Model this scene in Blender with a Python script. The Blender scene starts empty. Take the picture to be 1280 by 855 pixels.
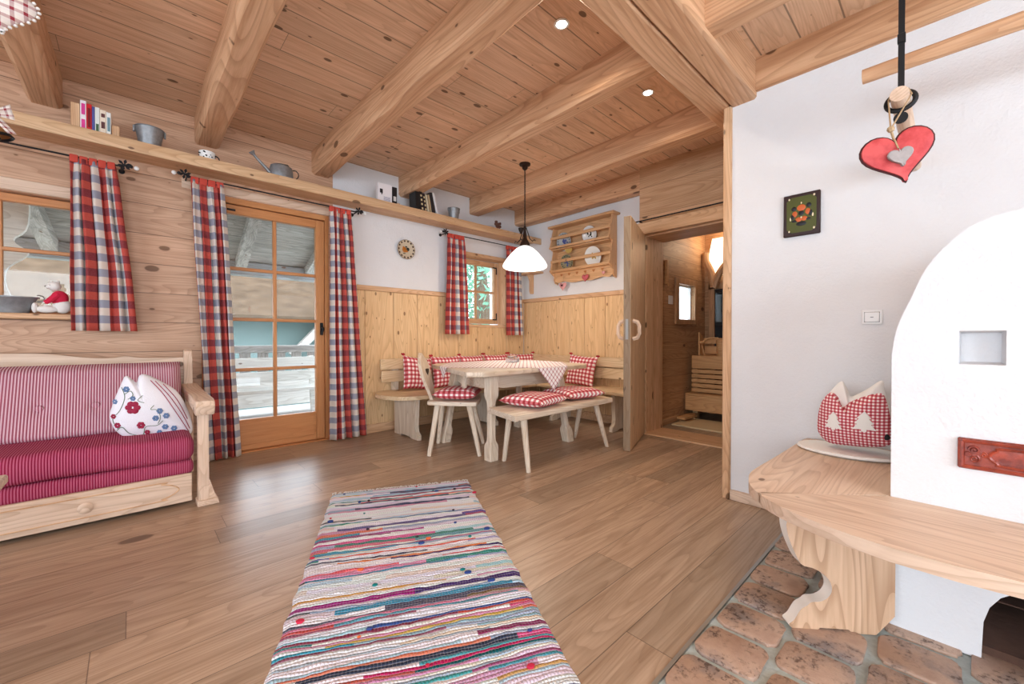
import bpy, bmesh, math, random
from mathutils import Vector, Matrix, Euler, noise
random.seed(7)
PI = math.pi
S = bpy.context.scene
COL = S.collection

# ------------------------------------------------------------------ camera, world, exposure
TH, PT, F = math.radians(47.0), math.radians(-0.55), 510.0
FW = Vector((math.cos(TH)*math.cos(PT), math.sin(TH)*math.cos(PT), math.sin(PT)))
RT = Vector((math.sin(TH), -math.cos(TH), 0)); UP = RT.cross(FW); EYE = Vector((0, 0, 1.0))
cd = bpy.data.cameras.new('camera'); cam = bpy.data.objects.new('camera', cd); COL.objects.link(cam)
cd.sensor_width = 36; cd.lens = F/1280*36; cd.clip_start = .05; cd.clip_end = 300
cam.matrix_world = Matrix.Translation(EYE) @ Matrix((RT, UP, -FW)).transposed().to_4x4()
S.camera = cam
S.view_settings.view_transform = 'Standard'; S.view_settings.look = 'None'
S.view_settings.exposure = 0.06; S.view_settings.gamma = 1.0; S.view_settings.use_curve_mapping = False

def at(px, py, ax, val):
    """point of the place seen at a photo pixel, on the plane axis=val"""
    r = FW + RT*((px-640)/F) + UP*((427.5-py)/F)
    return EYE + r*((val-EYE[ax])/r[ax])

W = bpy.data.worlds.new('sky'); S.world = W; W.use_nodes = True
nt = W.node_tree; bg = nt.nodes['Background']; bg.inputs[0].default_value = (.78, .89, 1.0, 1); bg.inputs[1].default_value = 9.6

def light(name, kind, loc, energy, color=(1, 1, 1), size=.1, rot=None, sizey=None, spot=None):
    l = bpy.data.lights.new(name, kind); l.energy = energy; l.color = color
    if kind == 'AREA':
        l.size = size
        if sizey: l.shape = 'RECTANGLE'; l.size_y = sizey
    elif kind == 'SUN': l.angle = size
    else: l.shadow_soft_size = size
    if spot: l.spot_size = spot; l.spot_blend = .6
    o = bpy.data.objects.new(name, l); COL.objects.link(o); o.location = loc
    if rot: o.rotation_euler = rot
    return o
# daylight coming in at the two left windows and the big window behind the camera
# portals: guide the sky light through the openings (they give no light of their own)
def portal(name, loc, rot, sx, sy):
    o = light(name, 'AREA', loc, 1, (1, 1, 1), sx, rot, sy); o.data.cycles.is_portal = True
R90 = math.radians(90)
portal('portal_terrace_door', (.93, 4.40, 1.1), (-R90, 0, 0), 1.0, 2.2)
portal('portal_left_window', (-.70, 4.40, 1.56), (-R90, 0, 0), 1.1, .82)
portal('portal_small_window', (3.39, 4.53, 1.62), (-R90, 0, 0), .82, .9)
portal('portal_rear', (-3.98, 0, 1.45), (0, -R90, 0), 1.7, 4.0)
portal('portal_near', (-1.0, -3.48, 1.45), (R90, 0, 0), 4.0, 1.7)

# ------------------------------------------------------------------ helpers
class MB:
    def __init__(s):
        s.bm = bmesh.new(); s.uv = s.bm.loops.layers.uv.new('uv')
    def box(s, x0, y0, z0, x1, y1, z1, bev=0, mi=0, seg=1):
        if x0 > x1: x0, x1 = x1, x0
        if y0 > y1: y0, y1 = y1, y0
        if z0 > z1: z0, z1 = z1, z0
        return s.hexa([(x0,y0,z0),(x1,y0,z0),(x1,y1,z0),(x0,y1,z0),(x0,y0,z1),(x1,y0,z1),(x1,y1,z1),(x0,y1,z1)], bev, mi, seg)
    def hexa(s, P, bev=0, mi=0, seg=1):
        v = [s.bm.verts.new(p) for p in P]
        fs = [s.bm.faces.new([v[i] for i in f]) for f in ((0,3,2,1),(4,5,6,7),(0,1,5,4),(1,2,6,5),(2,3,7,6),(3,0,4,7))]
        for f in fs: f.material_index = mi
        if bev:
            ed = list({e for f in fs for e in f.edges})
            r = bmesh.ops.bevel(s.bm, geom=ed, offset=bev, segments=seg, affect='EDGES', profile=.5)
            for f in r['faces']: f.material_index = mi
        return s
    def beam(s, a, b, w, h, bev=0, mi=0, up=(0, 0, 1)):
        a, b = Vector(a), Vector(b); d = (b-a).normalized(); u = Vector(up)
        if abs(d.dot(u)) > .98: u = Vector((1, 0, 0))
        r = d.cross(u).normalized()*w/2; t = r.cross(d).normalized()*h/2
        return s.hexa([a-r-t, b-r-t, b+r-t, a+r-t, a-r+t, b-r+t, b+r+t, a+r+t], bev, mi)
    def prism(s, pts, ax, a0, a1, mi=0, bev=0, seg=1):
        def p3(p, a): return {'X': (a, p[0], p[1]), 'Y': (p[0], a, p[1]), 'Z': (p[0], p[1], a)}[ax]
        A = [s.bm.verts.new(p3(p, a0)) for p in pts]; B = [s.bm.verts.new(p3(p, a1)) for p in pts]
        n = len(pts); fs = [s.bm.faces.new(A[::-1]), s.bm.faces.new(B)]
        for i in range(n): fs.append(s.bm.faces.new((A[i], A[(i+1) % n], B[(i+1) % n], B[i])))
        for f in fs: f.material_index = mi
        if bev:
            ed = [e for f in fs[:2] for e in f.edges]
            r = bmesh.ops.bevel(s.bm, geom=ed, offset=bev, segments=seg, affect='EDGES', profile=.5)
            for f in r['faces']: f.material_index = mi
        bmesh.ops.recalc_face_normals(s.bm, faces=list({f for f in s.bm.faces}))
        return s
    def tube(s, pts, r, seg=10, mi=0, cap=True, close=False):
        pts = [Vector(p) for p in pts]; n = len(pts)
        rs = r if isinstance(r, (list, tuple)) else [r]*n
        rings = []; prev = None
        for i, p in enumerate(pts):
            if close: d = (pts[(i+1) % n]-pts[i-1]).normalized()
            else: d = (pts[min(i+1, n-1)]-pts[max(i-1, 0)]).normalized()
            if prev is None:
                u = Vector((0, 0, 1)) if abs(d.z) < .9 else Vector((1, 0, 0))
                a = d.cross(u).normalized()
            else: a = (prev - d*prev.dot(d)).normalized()
            prev = a; b = d.cross(a)
            rings.append([s.bm.verts.new(p + (a*math.cos(2*PI*k/seg)+b*math.sin(2*PI*k/seg))*rs[i]) for k in range(seg)])
        m = n if close else n-1
        for i in range(m):
            A, B = rings[i], rings[(i+1) % n]
            for k in range(seg):
                f = s.bm.faces.new((A[k], A[(k+1) % seg], B[(k+1) % seg], B[k])); f.material_index = mi
        if cap and not close:
            s.bm.faces.new(rings[0][::-1]).material_index = mi; s.bm.faces.new(rings[-1]).material_index = mi
        return s
    def lathe(s, prof, c=(0, 0, 0), seg=24, mi=0, M=None, sx=1, sy=1):
        M = M or Matrix.Identity(4); c = Vector(c); rings = []
        for r, z in prof:
            if r < 1e-5: rings.append([s.bm.verts.new(M @ Vector((0, 0, z)) + c)])
            else: rings.append([s.bm.verts.new(M @ Vector((r*sx*math.cos(2*PI*k/seg), r*sy*math.sin(2*PI*k/seg), z)) + c) for k in range(seg)])
        for A, B in zip(rings, rings[1:]):
            for k in range(seg):
                k2 = (k+1) % seg
                q = [A[0] if len(A) == 1 else A[k], A[0] if len(A) == 1 else A[k2], B[0] if len(B) == 1 else B[k2], B[0] if len(B) == 1 else B[k]]
                u = []
                for v in q:
                    if v not in u: u.append(v)
                if len(u) > 2: s.bm.faces.new(u).material_index = mi
        return s
    def ball(s, c, r, mi=0, seg=12, sc=(1, 1, 1)):
        n = seg//2; pr = [(r*math.sin(PI*i/n), -r*math.cos(PI*i/n)) for i in range(n+1)]
        return s.lathe(pr, c, seg, mi, Matrix.Diagonal((sc[0], sc[1], sc[2], 1)))
    def grid(s, fn, nu, nv, mi=0, uvf=None, flip=False):
        V = [[s.bm.verts.new(fn(i/nu, j/nv)) for j in range(nv+1)] for i in range(nu+1)]
        for i in range(nu):
            for j in range(nv):
                q = [(i, j), (i+1, j), (i+1, j+1), (i, j+1)]
                if flip: q = q[::-1]
                f = s.bm.faces.new([V[a][b] for a, b in q]); f.material_index = mi
                for l, (a, b) in zip(f.loops, q):
                    l[s.uv].uv = uvf(a/nu, b/nv) if uvf else (a/nu, b/nv)
        return s
    def planar_uv(s, ax=(0, 2)):
        for f in s.bm.faces:
            for l in f.loops: l[s.uv].uv = (l.vert.co[ax[0]], l.vert.co[ax[1]])
        return s
    def fin(s, name, mat, parent=None, world=False, smooth=True, ang=38, weld=False):
        if weld: bmesh.ops.remove_doubles(s.bm, verts=s.bm.verts, dist=1e-5)
        me = bpy.data.meshes.new(name)
        if world and parent is not None:
            M = Matrix.Identity(4); p = parent
            while p is not None: M = (Matrix.Translation(p.location) @ p.rotation_euler.to_matrix().to_4x4()) @ M; p = p.parent
            M.invert()
            s.bm.transform(M)
        s.bm.to_mesh(me); s.bm.free()
        for m in (mat if isinstance(mat, (list, tuple)) else [mat]): me.materials.append(m)
        if smooth:
            me.polygons.foreach_set('use_smooth', [True]*len(me.polygons)); me.set_sharp_from_angle(angle=math.radians(ang))
        o = bpy.data.objects.new(name, me); COL.objects.link(o)
        if parent is not None: o.parent = parent
        return o

def tag(o, label=None, cat=None, group=None, kind=None):
    if label: o['label'] = label
    if cat: o['category'] = cat
    if group: o['group'] = group
    if kind: o['kind'] = kind
    return o
def thing(name, label, cat, loc=(0, 0, 0), rz=0, group=None):
    o = bpy.data.objects.new(name, None); COL.objects.link(o); o.empty_display_size = .05
    o.location = loc; o.rotation_euler = (0, 0, rz)
    return tag(o, label, cat, group)
def root_structure(name, loc=(0, 0, 0)):
    o = bpy.data.objects.new(name, None); COL.objects.link(o); o.location = loc; o.empty_display_size = .05
    return tag(o, kind='structure')
def struct(name, mb, mat, **k): return tag(mb.fin(name, mat, **k), kind='structure')
def dup(root, loc, rot=None, label=None, group=None):
    r = root.copy(); COL.objects.link(r); r.location = loc
    if rot is not None: r.rotation_euler = rot
    if label: r['label'] = label
    if group: r['group'] = group
    for ch in list(root.children):
        c = ch.copy(); COL.objects.link(c); c.parent = r
        for g in list(ch.children):
            d = g.copy(); COL.objects.link(d); d.parent = c
    return r
def bez(pts, n=10):
    """smooth curve through points (Catmull-Rom)"""
    P = [Vector(p) for p in pts]; out = []
    for i in range(len(P)-1):
        a, b, c, d = P[max(i-1, 0)], P[i], P[i+1], P[min(i+2, len(P)-1)]
        for k in range(n):
            t = k/n; out.append(.5*((2*b)+(c-a)*t+(2*a-5*b+4*c-d)*t*t+(3*b-a-3*c+d)*t**3))
    return out+[P[-1]]
def heart_pts(w, n=28):
    out = []
    for i in range(n):
        t = 2*PI*i/n
        out.append((w/32*16*math.sin(t)**3, w/32*(13*math.cos(t)-5*math.cos(2*t)-2*math.cos(3*t)-math.cos(4*t))))
    return out

# ------------------------------------------------------------------ materials
def srgb(r, g, b):
    f = lambda c: ((c/255+.055)/1.055)**2.4 if c/255 > .04045 else c/255/12.92
    return (f(r), f(g), f(b), 1)
class NT:
    def __init__(s, name):
        s.m = bpy.data.materials.new(name); s.m.use_nodes = True; s.t = s.m.node_tree
        s.b = s.t.nodes['Principled BSDF']; s.out = s.t.nodes['Material Output']
    def n(s, typ, **kw):
        nd = s.t.nodes.new(typ)
        for k, v in kw.items(): setattr(nd, k, v)
        return nd
    def set(s, sock, v):
        if hasattr(v, 'links') or isinstance(v, bpy.types.NodeSocket): s.t.links.new(v, sock)
        else: sock.default_value = v
    def math(s, op, a, b=0.0, c=0.0):
        nd = s.n('ShaderNodeMath', operation=op)
        s.set(nd.inputs[0], a); s.set(nd.inputs[1], b); s.set(nd.inputs[2], c); return nd.outputs[0]
    def mix(s, f, a, b, mode='MIX'):
        nd = s.n('ShaderNodeMix', data_type='RGBA', blend_type=mode)
        s.set(nd.inputs[0], f); s.set(nd.inputs[6], a); s.set(nd.inputs[7], b); return nd.outputs[2]
    def xyz(s, src='Object'):
        tc = s.n('ShaderNodeTexCoord'); sp = s.n('ShaderNodeSeparateXYZ'); s.t.links.new(tc.outputs[src], sp.inputs[0]); return sp.outputs
    def comb(s, x, y, z):
        c = s.n('ShaderNodeCombineXYZ'); s.set(c.inputs[0], x); s.set(c.inputs[1], y); s.set(c.inputs[2], z); return c.outputs[0]
    def noise(s, vec, scale, detail=3, rough=.55, dist=0.):
        nd = s.n('ShaderNodeTexNoise'); s.t.links.new(vec, nd.inputs['Vector'])
        nd.inputs['Scale'].default_value = scale; nd.inputs['Detail'].default_value = detail
        nd.inputs['Roughness'].default_value = rough; nd.inputs['Distortion'].default_value = dist; return nd.outputs[0]
    def white(s, vec):
        nd = s.n('ShaderNodeTexWhiteNoise', noise_dimensions='3D'); s.t.links.new(vec, nd.inputs['Vector']); return nd.outputs
    def ramp(s, f, stops, interp='LINEAR'):
        nd = s.n('ShaderNodeValToRGB'); cr = nd.color_ramp; cr.interpolation = interp
        while len(cr.elements) < len(stops): cr.elements.new(.5)
        for e, (p, c) in zip(cr.elements, stops): e.position = p; e.color = c if len(c) == 4 else (*c, 1)
        s.set(nd.inputs[0], f); return nd.outputs[0]
    def bump(s, h, strength=.3, dist=.01):
        nd = s.n('ShaderNodeBump'); nd.inputs['Strength'].default_value = strength; nd.inputs['Distance'].default_value = dist
        s.set(nd.inputs['Height'], h); s.t.links.new(nd.outputs[0], s.b.inputs['Normal']); return nd
    def done(s, col, rough=.6, spec=.4, metal=0.):
        s.set(s.b.inputs['Base Color'], col); s.set(s.b.inputs['Roughness'], rough)
        s.b.inputs['Specular IOR Level'].default_value = spec; s.b.inputs['Metallic'].default_value = metal
        return s.m
_C = {}
def wood(name, light_, dark_, grain='X', plank=None, length=None, knots=.5, kcol=(.10, .045, .018, 1), rough=.5, var=.10, ks=4.5, seam=.5, gs=1.0, off=0., fine=1.0, rings=.5, kr=1.0):
    """pine: grain axis, optional plank = (axis across the boards, board width)"""
    key = (name, grain, plank, tuple(light_), tuple(dark_), rings, knots, kr)
    if key in _C: return _C[key]
    k = NT(name+'_'+grain.lower()); o = k.xyz(); ix = {'X': 0, 'Y': 1, 'Z': 2}
    g = o[ix[grain]]; rest = [a for a in 'XYZ' if a != grain]
    a, b = (o[ix[r]] for r in rest)
    if plank:
        a = o[ix[plank[0]]]; b = o[ix[[r for r in rest if r != plank[0]][0]]]
        q = k.math('DIVIDE', k.math('ADD', a, off), plank[1]); idx = k.math('FLOOR', q); fr = k.math('SUBTRACT', q, idx)
        edge = k.math('MINIMUM', fr, k.math('SUBTRACT', 1.0, fr))
        sm = k.math('LESS_THAN', edge, .0035/plank[1]*seam)
        r0 = k.white(k.comb(idx, 3.3, 1.7))[0]
        if length:
            q2 = k.math('DIVIDE', k.math('ADD', g, k.math('MULTIPLY', r0, length*3)), length); i2 = k.math('FLOOR', q2)
            f2 = k.math('SUBTRACT', q2, i2)
            sm = k.math('MAXIMUM', sm, k.math('LESS_THAN', f2, .003/length))
            rnd = k.white(k.comb(idx, i2, 5.1))[0]
        else: rnd = r0
        sh = k.math('MULTIPLY', rnd, 17.0)
    else: sh = 0.0; rnd = .5
    gg = k.math('ADD', g, sh)
    v1 = k.comb(k.math('MULTIPLY', gg, 1.1*gs), k.math('MULTIPLY', a, 16.*gs), k.math('ADD', k.math('MULTIPLY', b, 16.*gs), sh))
    n1 = k.noise(v1, 1.6, 4, .6, .5)
    v2 = k.comb(k.math('MULTIPLY', gg, 5.), k.math('MULTIPLY', a, 120.*fine), k.math('MULTIPLY', b, 120.*fine))
    n2 = k.noise(v2, 1.0, 2)
    f = k.math('ADD', k.math('MULTIPLY', n1, 1.0), k.math('MULTIPLY', n2, .35))
    col = k.ramp(f, [(.40, light_), (.66, tuple(light_[i]*.6+dark_[i]*.4 for i in range(3))), (.95, dark_)])
    if rings:
        rv = k.noise(k.comb(k.math('MULTIPLY', gg, .55*gs), k.math('MULTIPLY', a, 5.5*gs), k.math('ADD', k.math('MULTIPLY', b, 5.5*gs), sh)), 1.0, 1, .4)
        rf = k.math('FRACT', k.math('MULTIPLY', rv, 26.0))
        rl = k.ramp(rf, [(0, (.25, .25, .25)), (.12, (0, 0, 0)), (.55, (.12, .12, .12)), (1, (1, 1, 1))])
        col = k.mix(k.math('MULTIPLY', rl, rings), col, tuple(dark_[i]*(.72, .66, .6)[i] for i in range(3))+(1,))
    if knots:
        vo = k.n('ShaderNodeTexVoronoi', voronoi_dimensions='2D'); vo.inputs['Scale'].default_value = ks
        k.t.links.new(k.comb(k.math('MULTIPLY', gg, .55), k.math('ADD', k.math('ADD', a, b), sh), 0.0), vo.inputs['Vector'])
        sc = k.n('ShaderNodeSeparateColor'); k.t.links.new(vo.outputs['Color'], sc.inputs[0])
        rad = k.math('ADD', .022, k.math('MULTIPLY', k.math('POWER', sc.outputs[0], 3.0), .115*kr))
        on = k.math('LESS_THAN', sc.outputs[1], knots)
        dd = k.math('SUBTRACT', rad, k.math('ADD', vo.outputs['Distance'], k.math('MULTIPLY', k.math('SUBTRACT', n2, .5), .03)))
        km = k.math('MULTIPLY', k.ramp(dd, [(0, (0, 0, 0)), (.022, (1, 1, 1))]), on)
        halo = k.math('MULTIPLY', k.ramp(k.math('ADD', dd, .05), [(0, (0, 0, 0)), (.07, (1, 1, 1))]), k.math('MULTIPLY', on, .35))
        col = k.mix(halo, col, dark_); col = k.mix(k.math('MULTIPLY', km, .85), col, kcol)
    if plank:
        br = k.math('ADD', 1-var, k.math('MULTIPLY', rnd, 2*var))
        col = k.mix(1.0, col, k.comb(br, k.math('ADD', k.math('MULTIPLY', br, .9), .1), k.math('ADD', k.math('MULTIPLY', br, .85), .15)), 'MULTIPLY')
        col = k.mix(k.math('MULTIPLY', sm, .62), col, (.05, .028, .015, 1))
        k.bump(k.math('SUBTRACT', k.math('MULTIPLY', n1, .1), sm), .5, .004)
    else: k.bump(f, .12, .003)
    m = k.done(col, k.math('ADD', rough-.06, k.math('MULTIPLY', n2, .14)), .35)
    _C[key] = m; return m
# wood families (albedo as sRGB)
FAM = {
 'pale':  dict(light_=srgb(230, 206, 184), dark_=srgb(204, 172, 146), knots=.3, rough=.45, ks=5),
 'white': dict(light_=srgb(232, 218, 200), dark_=srgb(205, 182, 156), knots=.2, rough=.45, ks=5),
 'warm':  dict(light_=srgb(228, 190, 152), dark_=srgb(196, 150, 110), knots=.6, rough=.5),
 'honey': dict(light_=srgb(208, 148, 96), dark_=srgb(182, 116, 68), rings=.2, knots=0, rough=.4),
 'beam':  dict(light_=srgb(230, 190, 152), dark_=srgb(188, 138, 100), knots=.75, rough=.55, ks=4.6, gs=.7),
 'grey':  dict(light_=srgb(172, 164, 156), dark_=srgb(112, 106, 102), knots=.3, rough=.8),
 'sauna': dict(light_=srgb(206, 164, 124), dark_=srgb(168, 124, 86), knots=.35, rough=.5),
}
def Wd(fam, grain='X', plank=None, **k): return wood(fam+'_pine', grain=grain, plank=plank, **{**FAM[fam], **k})
def plain(name, col, rough=.6, metal=0., spec=.4, bump=0., bs=60, var=0.):
    if name in _C: return _C[name]
    k = NT(name); tc = k.n('ShaderNodeTexCoord'); n1 = k.noise(tc.outputs['Object'], bs, 3)
    c = col
    if var: c = k.mix(n1, tuple(x*(1-var) for x in col[:3])+(1,), tuple(min(1, x*(1+var)) for x in col[:3])+(1,))
    if bump: k.bump(n1, bump, .004)
    _C[name] = k.done(c, rough, spec, metal); return _C[name]
def emis(name, col, strength):
    k = NT(name); k.b.inputs['Base Color'].default_value = col; k.b.inputs['Emission Color'].default_value = col
    k.b.inputs['Emission Strength'].default_value = strength; return k.m
def checks4(name, c00, c10, c01, c11, p, q, transl=0., rough=.85):
    """two-by-two check with its four crossing colours"""
    k = NT(name); uv = k.xyz('UV')
    a = k.math('GREATER_THAN', k.math('FRACT', k.math('DIVIDE', uv[0], p)), .5); b = k.math('GREATER_THAN', k.math('FRACT', k.math('DIVIDE', uv[1], q)), .5)
    col = k.mix(b, k.mix(a, c00, c10), k.mix(a, c01, c11))
    tc = k.n('ShaderNodeTexCoord'); n1 = k.noise(tc.outputs['UV'], 160, 2); col = k.mix(k.math('MULTIPLY', n1, .14), col, (.6, .55, .5, 1)); k.bump(n1, .2, .003)
    m = k.done(col, rough, .15)
    if transl:
        tr = k.n('ShaderNodeBsdfTranslucent'); k.t.links.new(col, tr.inputs[0]); mx = k.n('ShaderNodeMixShader'); mx.inputs[0].default_value = transl
        k.t.links.new(k.b.outputs[0], mx.inputs[1]); k.t.links.new(tr.outputs[0], mx.inputs[2]); k.t.links.new(mx.outputs[0], k.out.inputs[0])
    return m
def checks(name, warp, weft, pw, ph, transl=0., rough=.85, weave=500):
    """woven check from UV in metres: lists of colours for warp and weft stripes, 50/50 where they cross"""
    if name in _C: return _C[name]
    k = NT(name); uv = k.xyz('UV')
    def stripes(c, cols, p):
        fr = k.math('FRACT', k.math('DIVIDE', c, p)); n = len(cols)
        return k.ramp(fr, [(i/n, cc) for i, cc in enumerate(cols)], 'CONSTANT')
    col = k.mix(.5, stripes(uv[0], warp, pw), stripes(uv[1], weft, ph))
    wv = k.math('MULTIPLY', k.math('SINE', k.math('MULTIPLY', uv[0], weave*6.28)), k.math('SINE', k.math('MULTIPLY', uv[1], weave*6.28)))
    tc = k.n('ShaderNodeTexCoord'); n1 = k.noise(tc.outputs['UV'], 180, 2)
    col = k.mix(k.math('MULTIPLY', n1, .10), col, (.7, .62, .58, 1)); k.bump(n1, .25, .003)
    m = k.done(col, rough, .15)
    if transl:
        tr = k.n('ShaderNodeBsdfTranslucent'); k.t.links.new(col, tr.inputs[0]); mx = k.n('ShaderNodeMixShader'); mx.inputs[0].default_value = transl
        k.t.links.new(k.b.outputs[0], mx.inputs[1]); k.t.links.new(tr.outputs[0], mx.inputs[2]); k.t.links.new(mx.outputs[0], k.out.inputs[0])
    _C[name] = m; return m
def plaster():
    k = NT('white_plaster'); tc = k.n('ShaderNodeTexCoord')
    a = k.noise(tc.outputs['Object'], 7, 4, .5, .3); b = k.noise(tc.outputs['Object'], 90, 3)
    k.bump(k.math('ADD', a, k.math('MULTIPLY', b, .3)), .6, .014)
    return k.done(k.mix(a, (.73, .73, .745, 1), (.77, .77, .785, 1)), .85, .15)
PLASTER = plaster()
def glass():
    k = NT('window_glass'); t = k.n('ShaderNodeBsdfTransparent'); t.inputs[0].default_value = (.97, .985, .99, 1)
    g = k.n('ShaderNodeBsdfGlossy'); g.inputs['Roughness'].default_value = .02
    fr = k.n('ShaderNodeFresnel'); fr.inputs[0].default_value = 1.35; mx = k.n('ShaderNodeMixShader')
    k.t.links.new(fr.outputs[0], mx.inputs[0]); k.t.links.new(t.outputs[0], mx.inputs[1]); k.t.links.new(g.outputs[0], mx.inputs[2])
    k.t.links.new(mx.outputs[0], k.out.inputs[0]); return k.m
GLASS = glass()
IRON = plain('black_iron', (.02, .02, .022, 1), .5, .6)
ZINC = plain('zinc', (.27, .28, .29, 1), .45, .6, bump=.3, bs=40, var=.35)
BROWNMETAL = plain('brown_metal', (.035, .02, .014, 1), .45, .5)
PORC = plain('white_porcelain', (.85, .85, .83, 1), .2)
WHITEP = plain('white_plastic', (.8, .8, .8, 1), .35)
RED, CREAM, NAVY = srgb(200, 62, 50), srgb(236, 224, 208), srgb(70, 84, 118)
CURTAIN = checks4('curtain_check', srgb(208, 80, 66), srgb(238, 226, 214), srgb(146, 42, 54), srgb(166, 168, 184), .104, .108, .25)
GING = checks4('red_gingham', srgb(164, 10, 30), srgb(212, 110, 120), srgb(212, 110, 120), srgb(248, 240, 236), .046, .046)
FINEG = checks4('fine_red_gingham', srgb(160, 10, 34), srgb(206, 100, 116), srgb(206, 100, 116), srgb(244, 236, 232), .014, .014)
CLOTH = checks('tablecloth_check', [srgb(160, 40, 56), srgb(246, 242, 242), srgb(246, 242, 242), srgb(246, 242, 242)], [srgb(160, 40, 56), srgb(246, 242, 242), srgb(246, 242, 242), srgb(246, 242, 242)], .036, .036)
PLAID = checks('plaid_fabric', [srgb(235, 225, 215), srgb(235, 225, 215), srgb(140, 20, 40)], [srgb(235, 225, 215), srgb(225, 215, 210), srgb(150, 30, 50)], .03, .03)
HEADER = plain('curtain_header', srgb(196, 74, 60), .9, bump=.3, bs=200)
REDFAB = plain('red_fabric', srgb(170, 20, 38), .9, bump=.3, bs=200)
FELT = plain('off_white_felt', srgb(236, 233, 228), .95, bump=.5, bs=300)

# ------------------------------------------------------------------ room shell
YL, XB, XR, ZC = 4.19, 4.14, 2.72, 2.79      # left wall, back wall, stove wall, ceiling
LOGW = Wd('warm', 'X', ('Z', .225), var=.07, knots=.6, light_=srgb(220, 180, 150), dark_=srgb(184, 142, 112), off=.004, ks=4.4, seam=.8, kcol=(.16, .07, .03, 1))
FLOORM = wood('floor_oak', srgb(190, 164, 140), srgb(146, 118, 94), 'X', ('Y', .186), 1.9, .15, rings=.38, kcol=srgb(90, 66, 48), rough=.33, var=.17, ks=3, seam=.5, off=.0)
m = MB(); m.box(-4, .573, -.05, 4.3, YL+.2, 0); m.box(-4, -3.5, -.05, .9, .573, 0); m.box(2.95, -.6, -.05, 7, .573, 0); m.box(4.3, .573, -.05, 7, 2.6, 0)
struct('floor', m, FLOORM, smooth=False)
# stone tiles in grey-green mortar by the stove
def stone_mat():
    k = NT('terracotta_tile'); o = k.n('ShaderNodeTexCoord').outputs['Object']
    a = k.noise(o, 9, 5, .6); b = k.noise(o, 60, 4, .7); c = k.noise(o, 3.2, 2)
    col = k.ramp(k.math('ADD', k.math('MULTIPLY', a, .6), k.math('MULTIPLY', c, .4)), [(.35, srgb(170, 138, 120)), (.5, srgb(190, 160, 140)), (.65, srgb(142, 130, 126))])
    pit = k.ramp(b, [(.50, (0, 0, 0)), (.60, (1, 1, 1))]); am = k.ramp(a, [(.44, (0, 0, 0)), (.58, (1, 1, 1))])
    pm = k.math('MULTIPLY', pit, am)
    col = k.mix(k.math('MULTIPLY', pm, .75), col, srgb(74, 48, 38)); k.bump(k.math('SUBTRACT', b, k.math('MULTIPLY', pm, .8)), .55, .006)
    return k.done(col, .55, .35)
MORT = plain('grey_green_mortar', srgb(178, 188, 186), .9, bump=.6, bs=70, var=.2)
m = MB(); m.box(.9, -1.6, -.05, XR+.05, .573, -.004, mi=0)
rr = random.Random(3)
def rtile(cx, cy, w, d, rad=.035):
    pts = []
    for sx, sy, a0 in ((1, 1, 0), (-1, 1, 90), (-1, -1, 180), (1, -1, 270)):
        for q in range(5):
            a = math.radians(a0+q*22.5); r2 = rad*rr.uniform(.85, 1.1)
            pts.append((cx+sx*(w/2-rad)+r2*math.cos(a)+rr.uniform(-.0015, .0015), cy+sy*(d/2-rad)+r2*math.sin(a)))
    m.prism(pts, 'Z', -.01, .006, mi=1, bev=.004, seg=2)
for c in range(10):
    y = .472 - c*.205; x = .93 + (c % 2)*.11
    while x < XR:
        w = .170*rr.uniform(.93, 1.05)
        if x+w < XR+.03: rtile(x+w/2, y+rr.uniform(-.004, .004), w, .186, .036)
        x += w+.024
struct('floor_stone', m, [MORT, stone_mat()], ang=50)
m = MB(); m.box(.9, .568, -.01, XR, .580, .004); struct('trim_1', m, plain('steel_strip', (.35, .34, .32, 1), .35, .9))

# left wall: log part with window and terrace door, plaster part with deep small window
def wall_holes(m, x0, x1, z0, z1, y0, y1, holes, mi=0):
    xs = sorted({x0, x1, *[h[0] for h in holes], *[h[1] for h in holes]}); 
    for a, b in zip(xs, xs[1:]):
        hs = sorted([h for h in holes if h[0] <= a and h[1] >= b], key=lambda h: h[2]); z = z0
        for h in hs:
            if h[2] > z: m.box(a, y0, z, b, y1, h[2], mi=mi)
            z = h[3]
        if z < z1: m.box(a, y0, z, b, y1, z1, mi=mi)
W1 = (-1.25, -.17, 1.16, 1.965); D1 = (.42, 1.43, 0, 2.2); W2 = (2.98, 3.786, 1.17, 2.055)
m = MB(); wall_holes(m, -4, 1.472, 0, ZC, YL, YL+.22, [W1, D1]); struct('wall_left', m, LOGW, smooth=False)
m = MB(); wall_holes(m, 1.472, XB+.2, 0, ZC, YL+.004, YL+.34, [W2]); struct('wall_left.001', m, PLASTER, smooth=False)
# the walls behind the camera with their big windows
def wall_holes_y(m, y0, y1, x0, x1, h):
    m.box(x0, y0, 0, x1, h[0], ZC); m.box(x0, h[1], 0, x1, y1, ZC); m.box(x0, h[0], 0, x1, h[1], h[2]); m.box(x0, h[0], h[3], x1, h[1], ZC)
m = MB(); wall_holes_y(m, -3.7, YL+.2, -4.2, -4.0, (-2.0, 2.0, .6, 2.3)); struct('wall_rear', m, PLASTER, smooth=False)
m = MB(); wall_holes(m, -4.2, XR+.2, 0, ZC, -3.7, -3.5, [(-3.0, 1.0, .6, 2.3)]); struct('wall_near', m, PLASTER, smooth=False)
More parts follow.
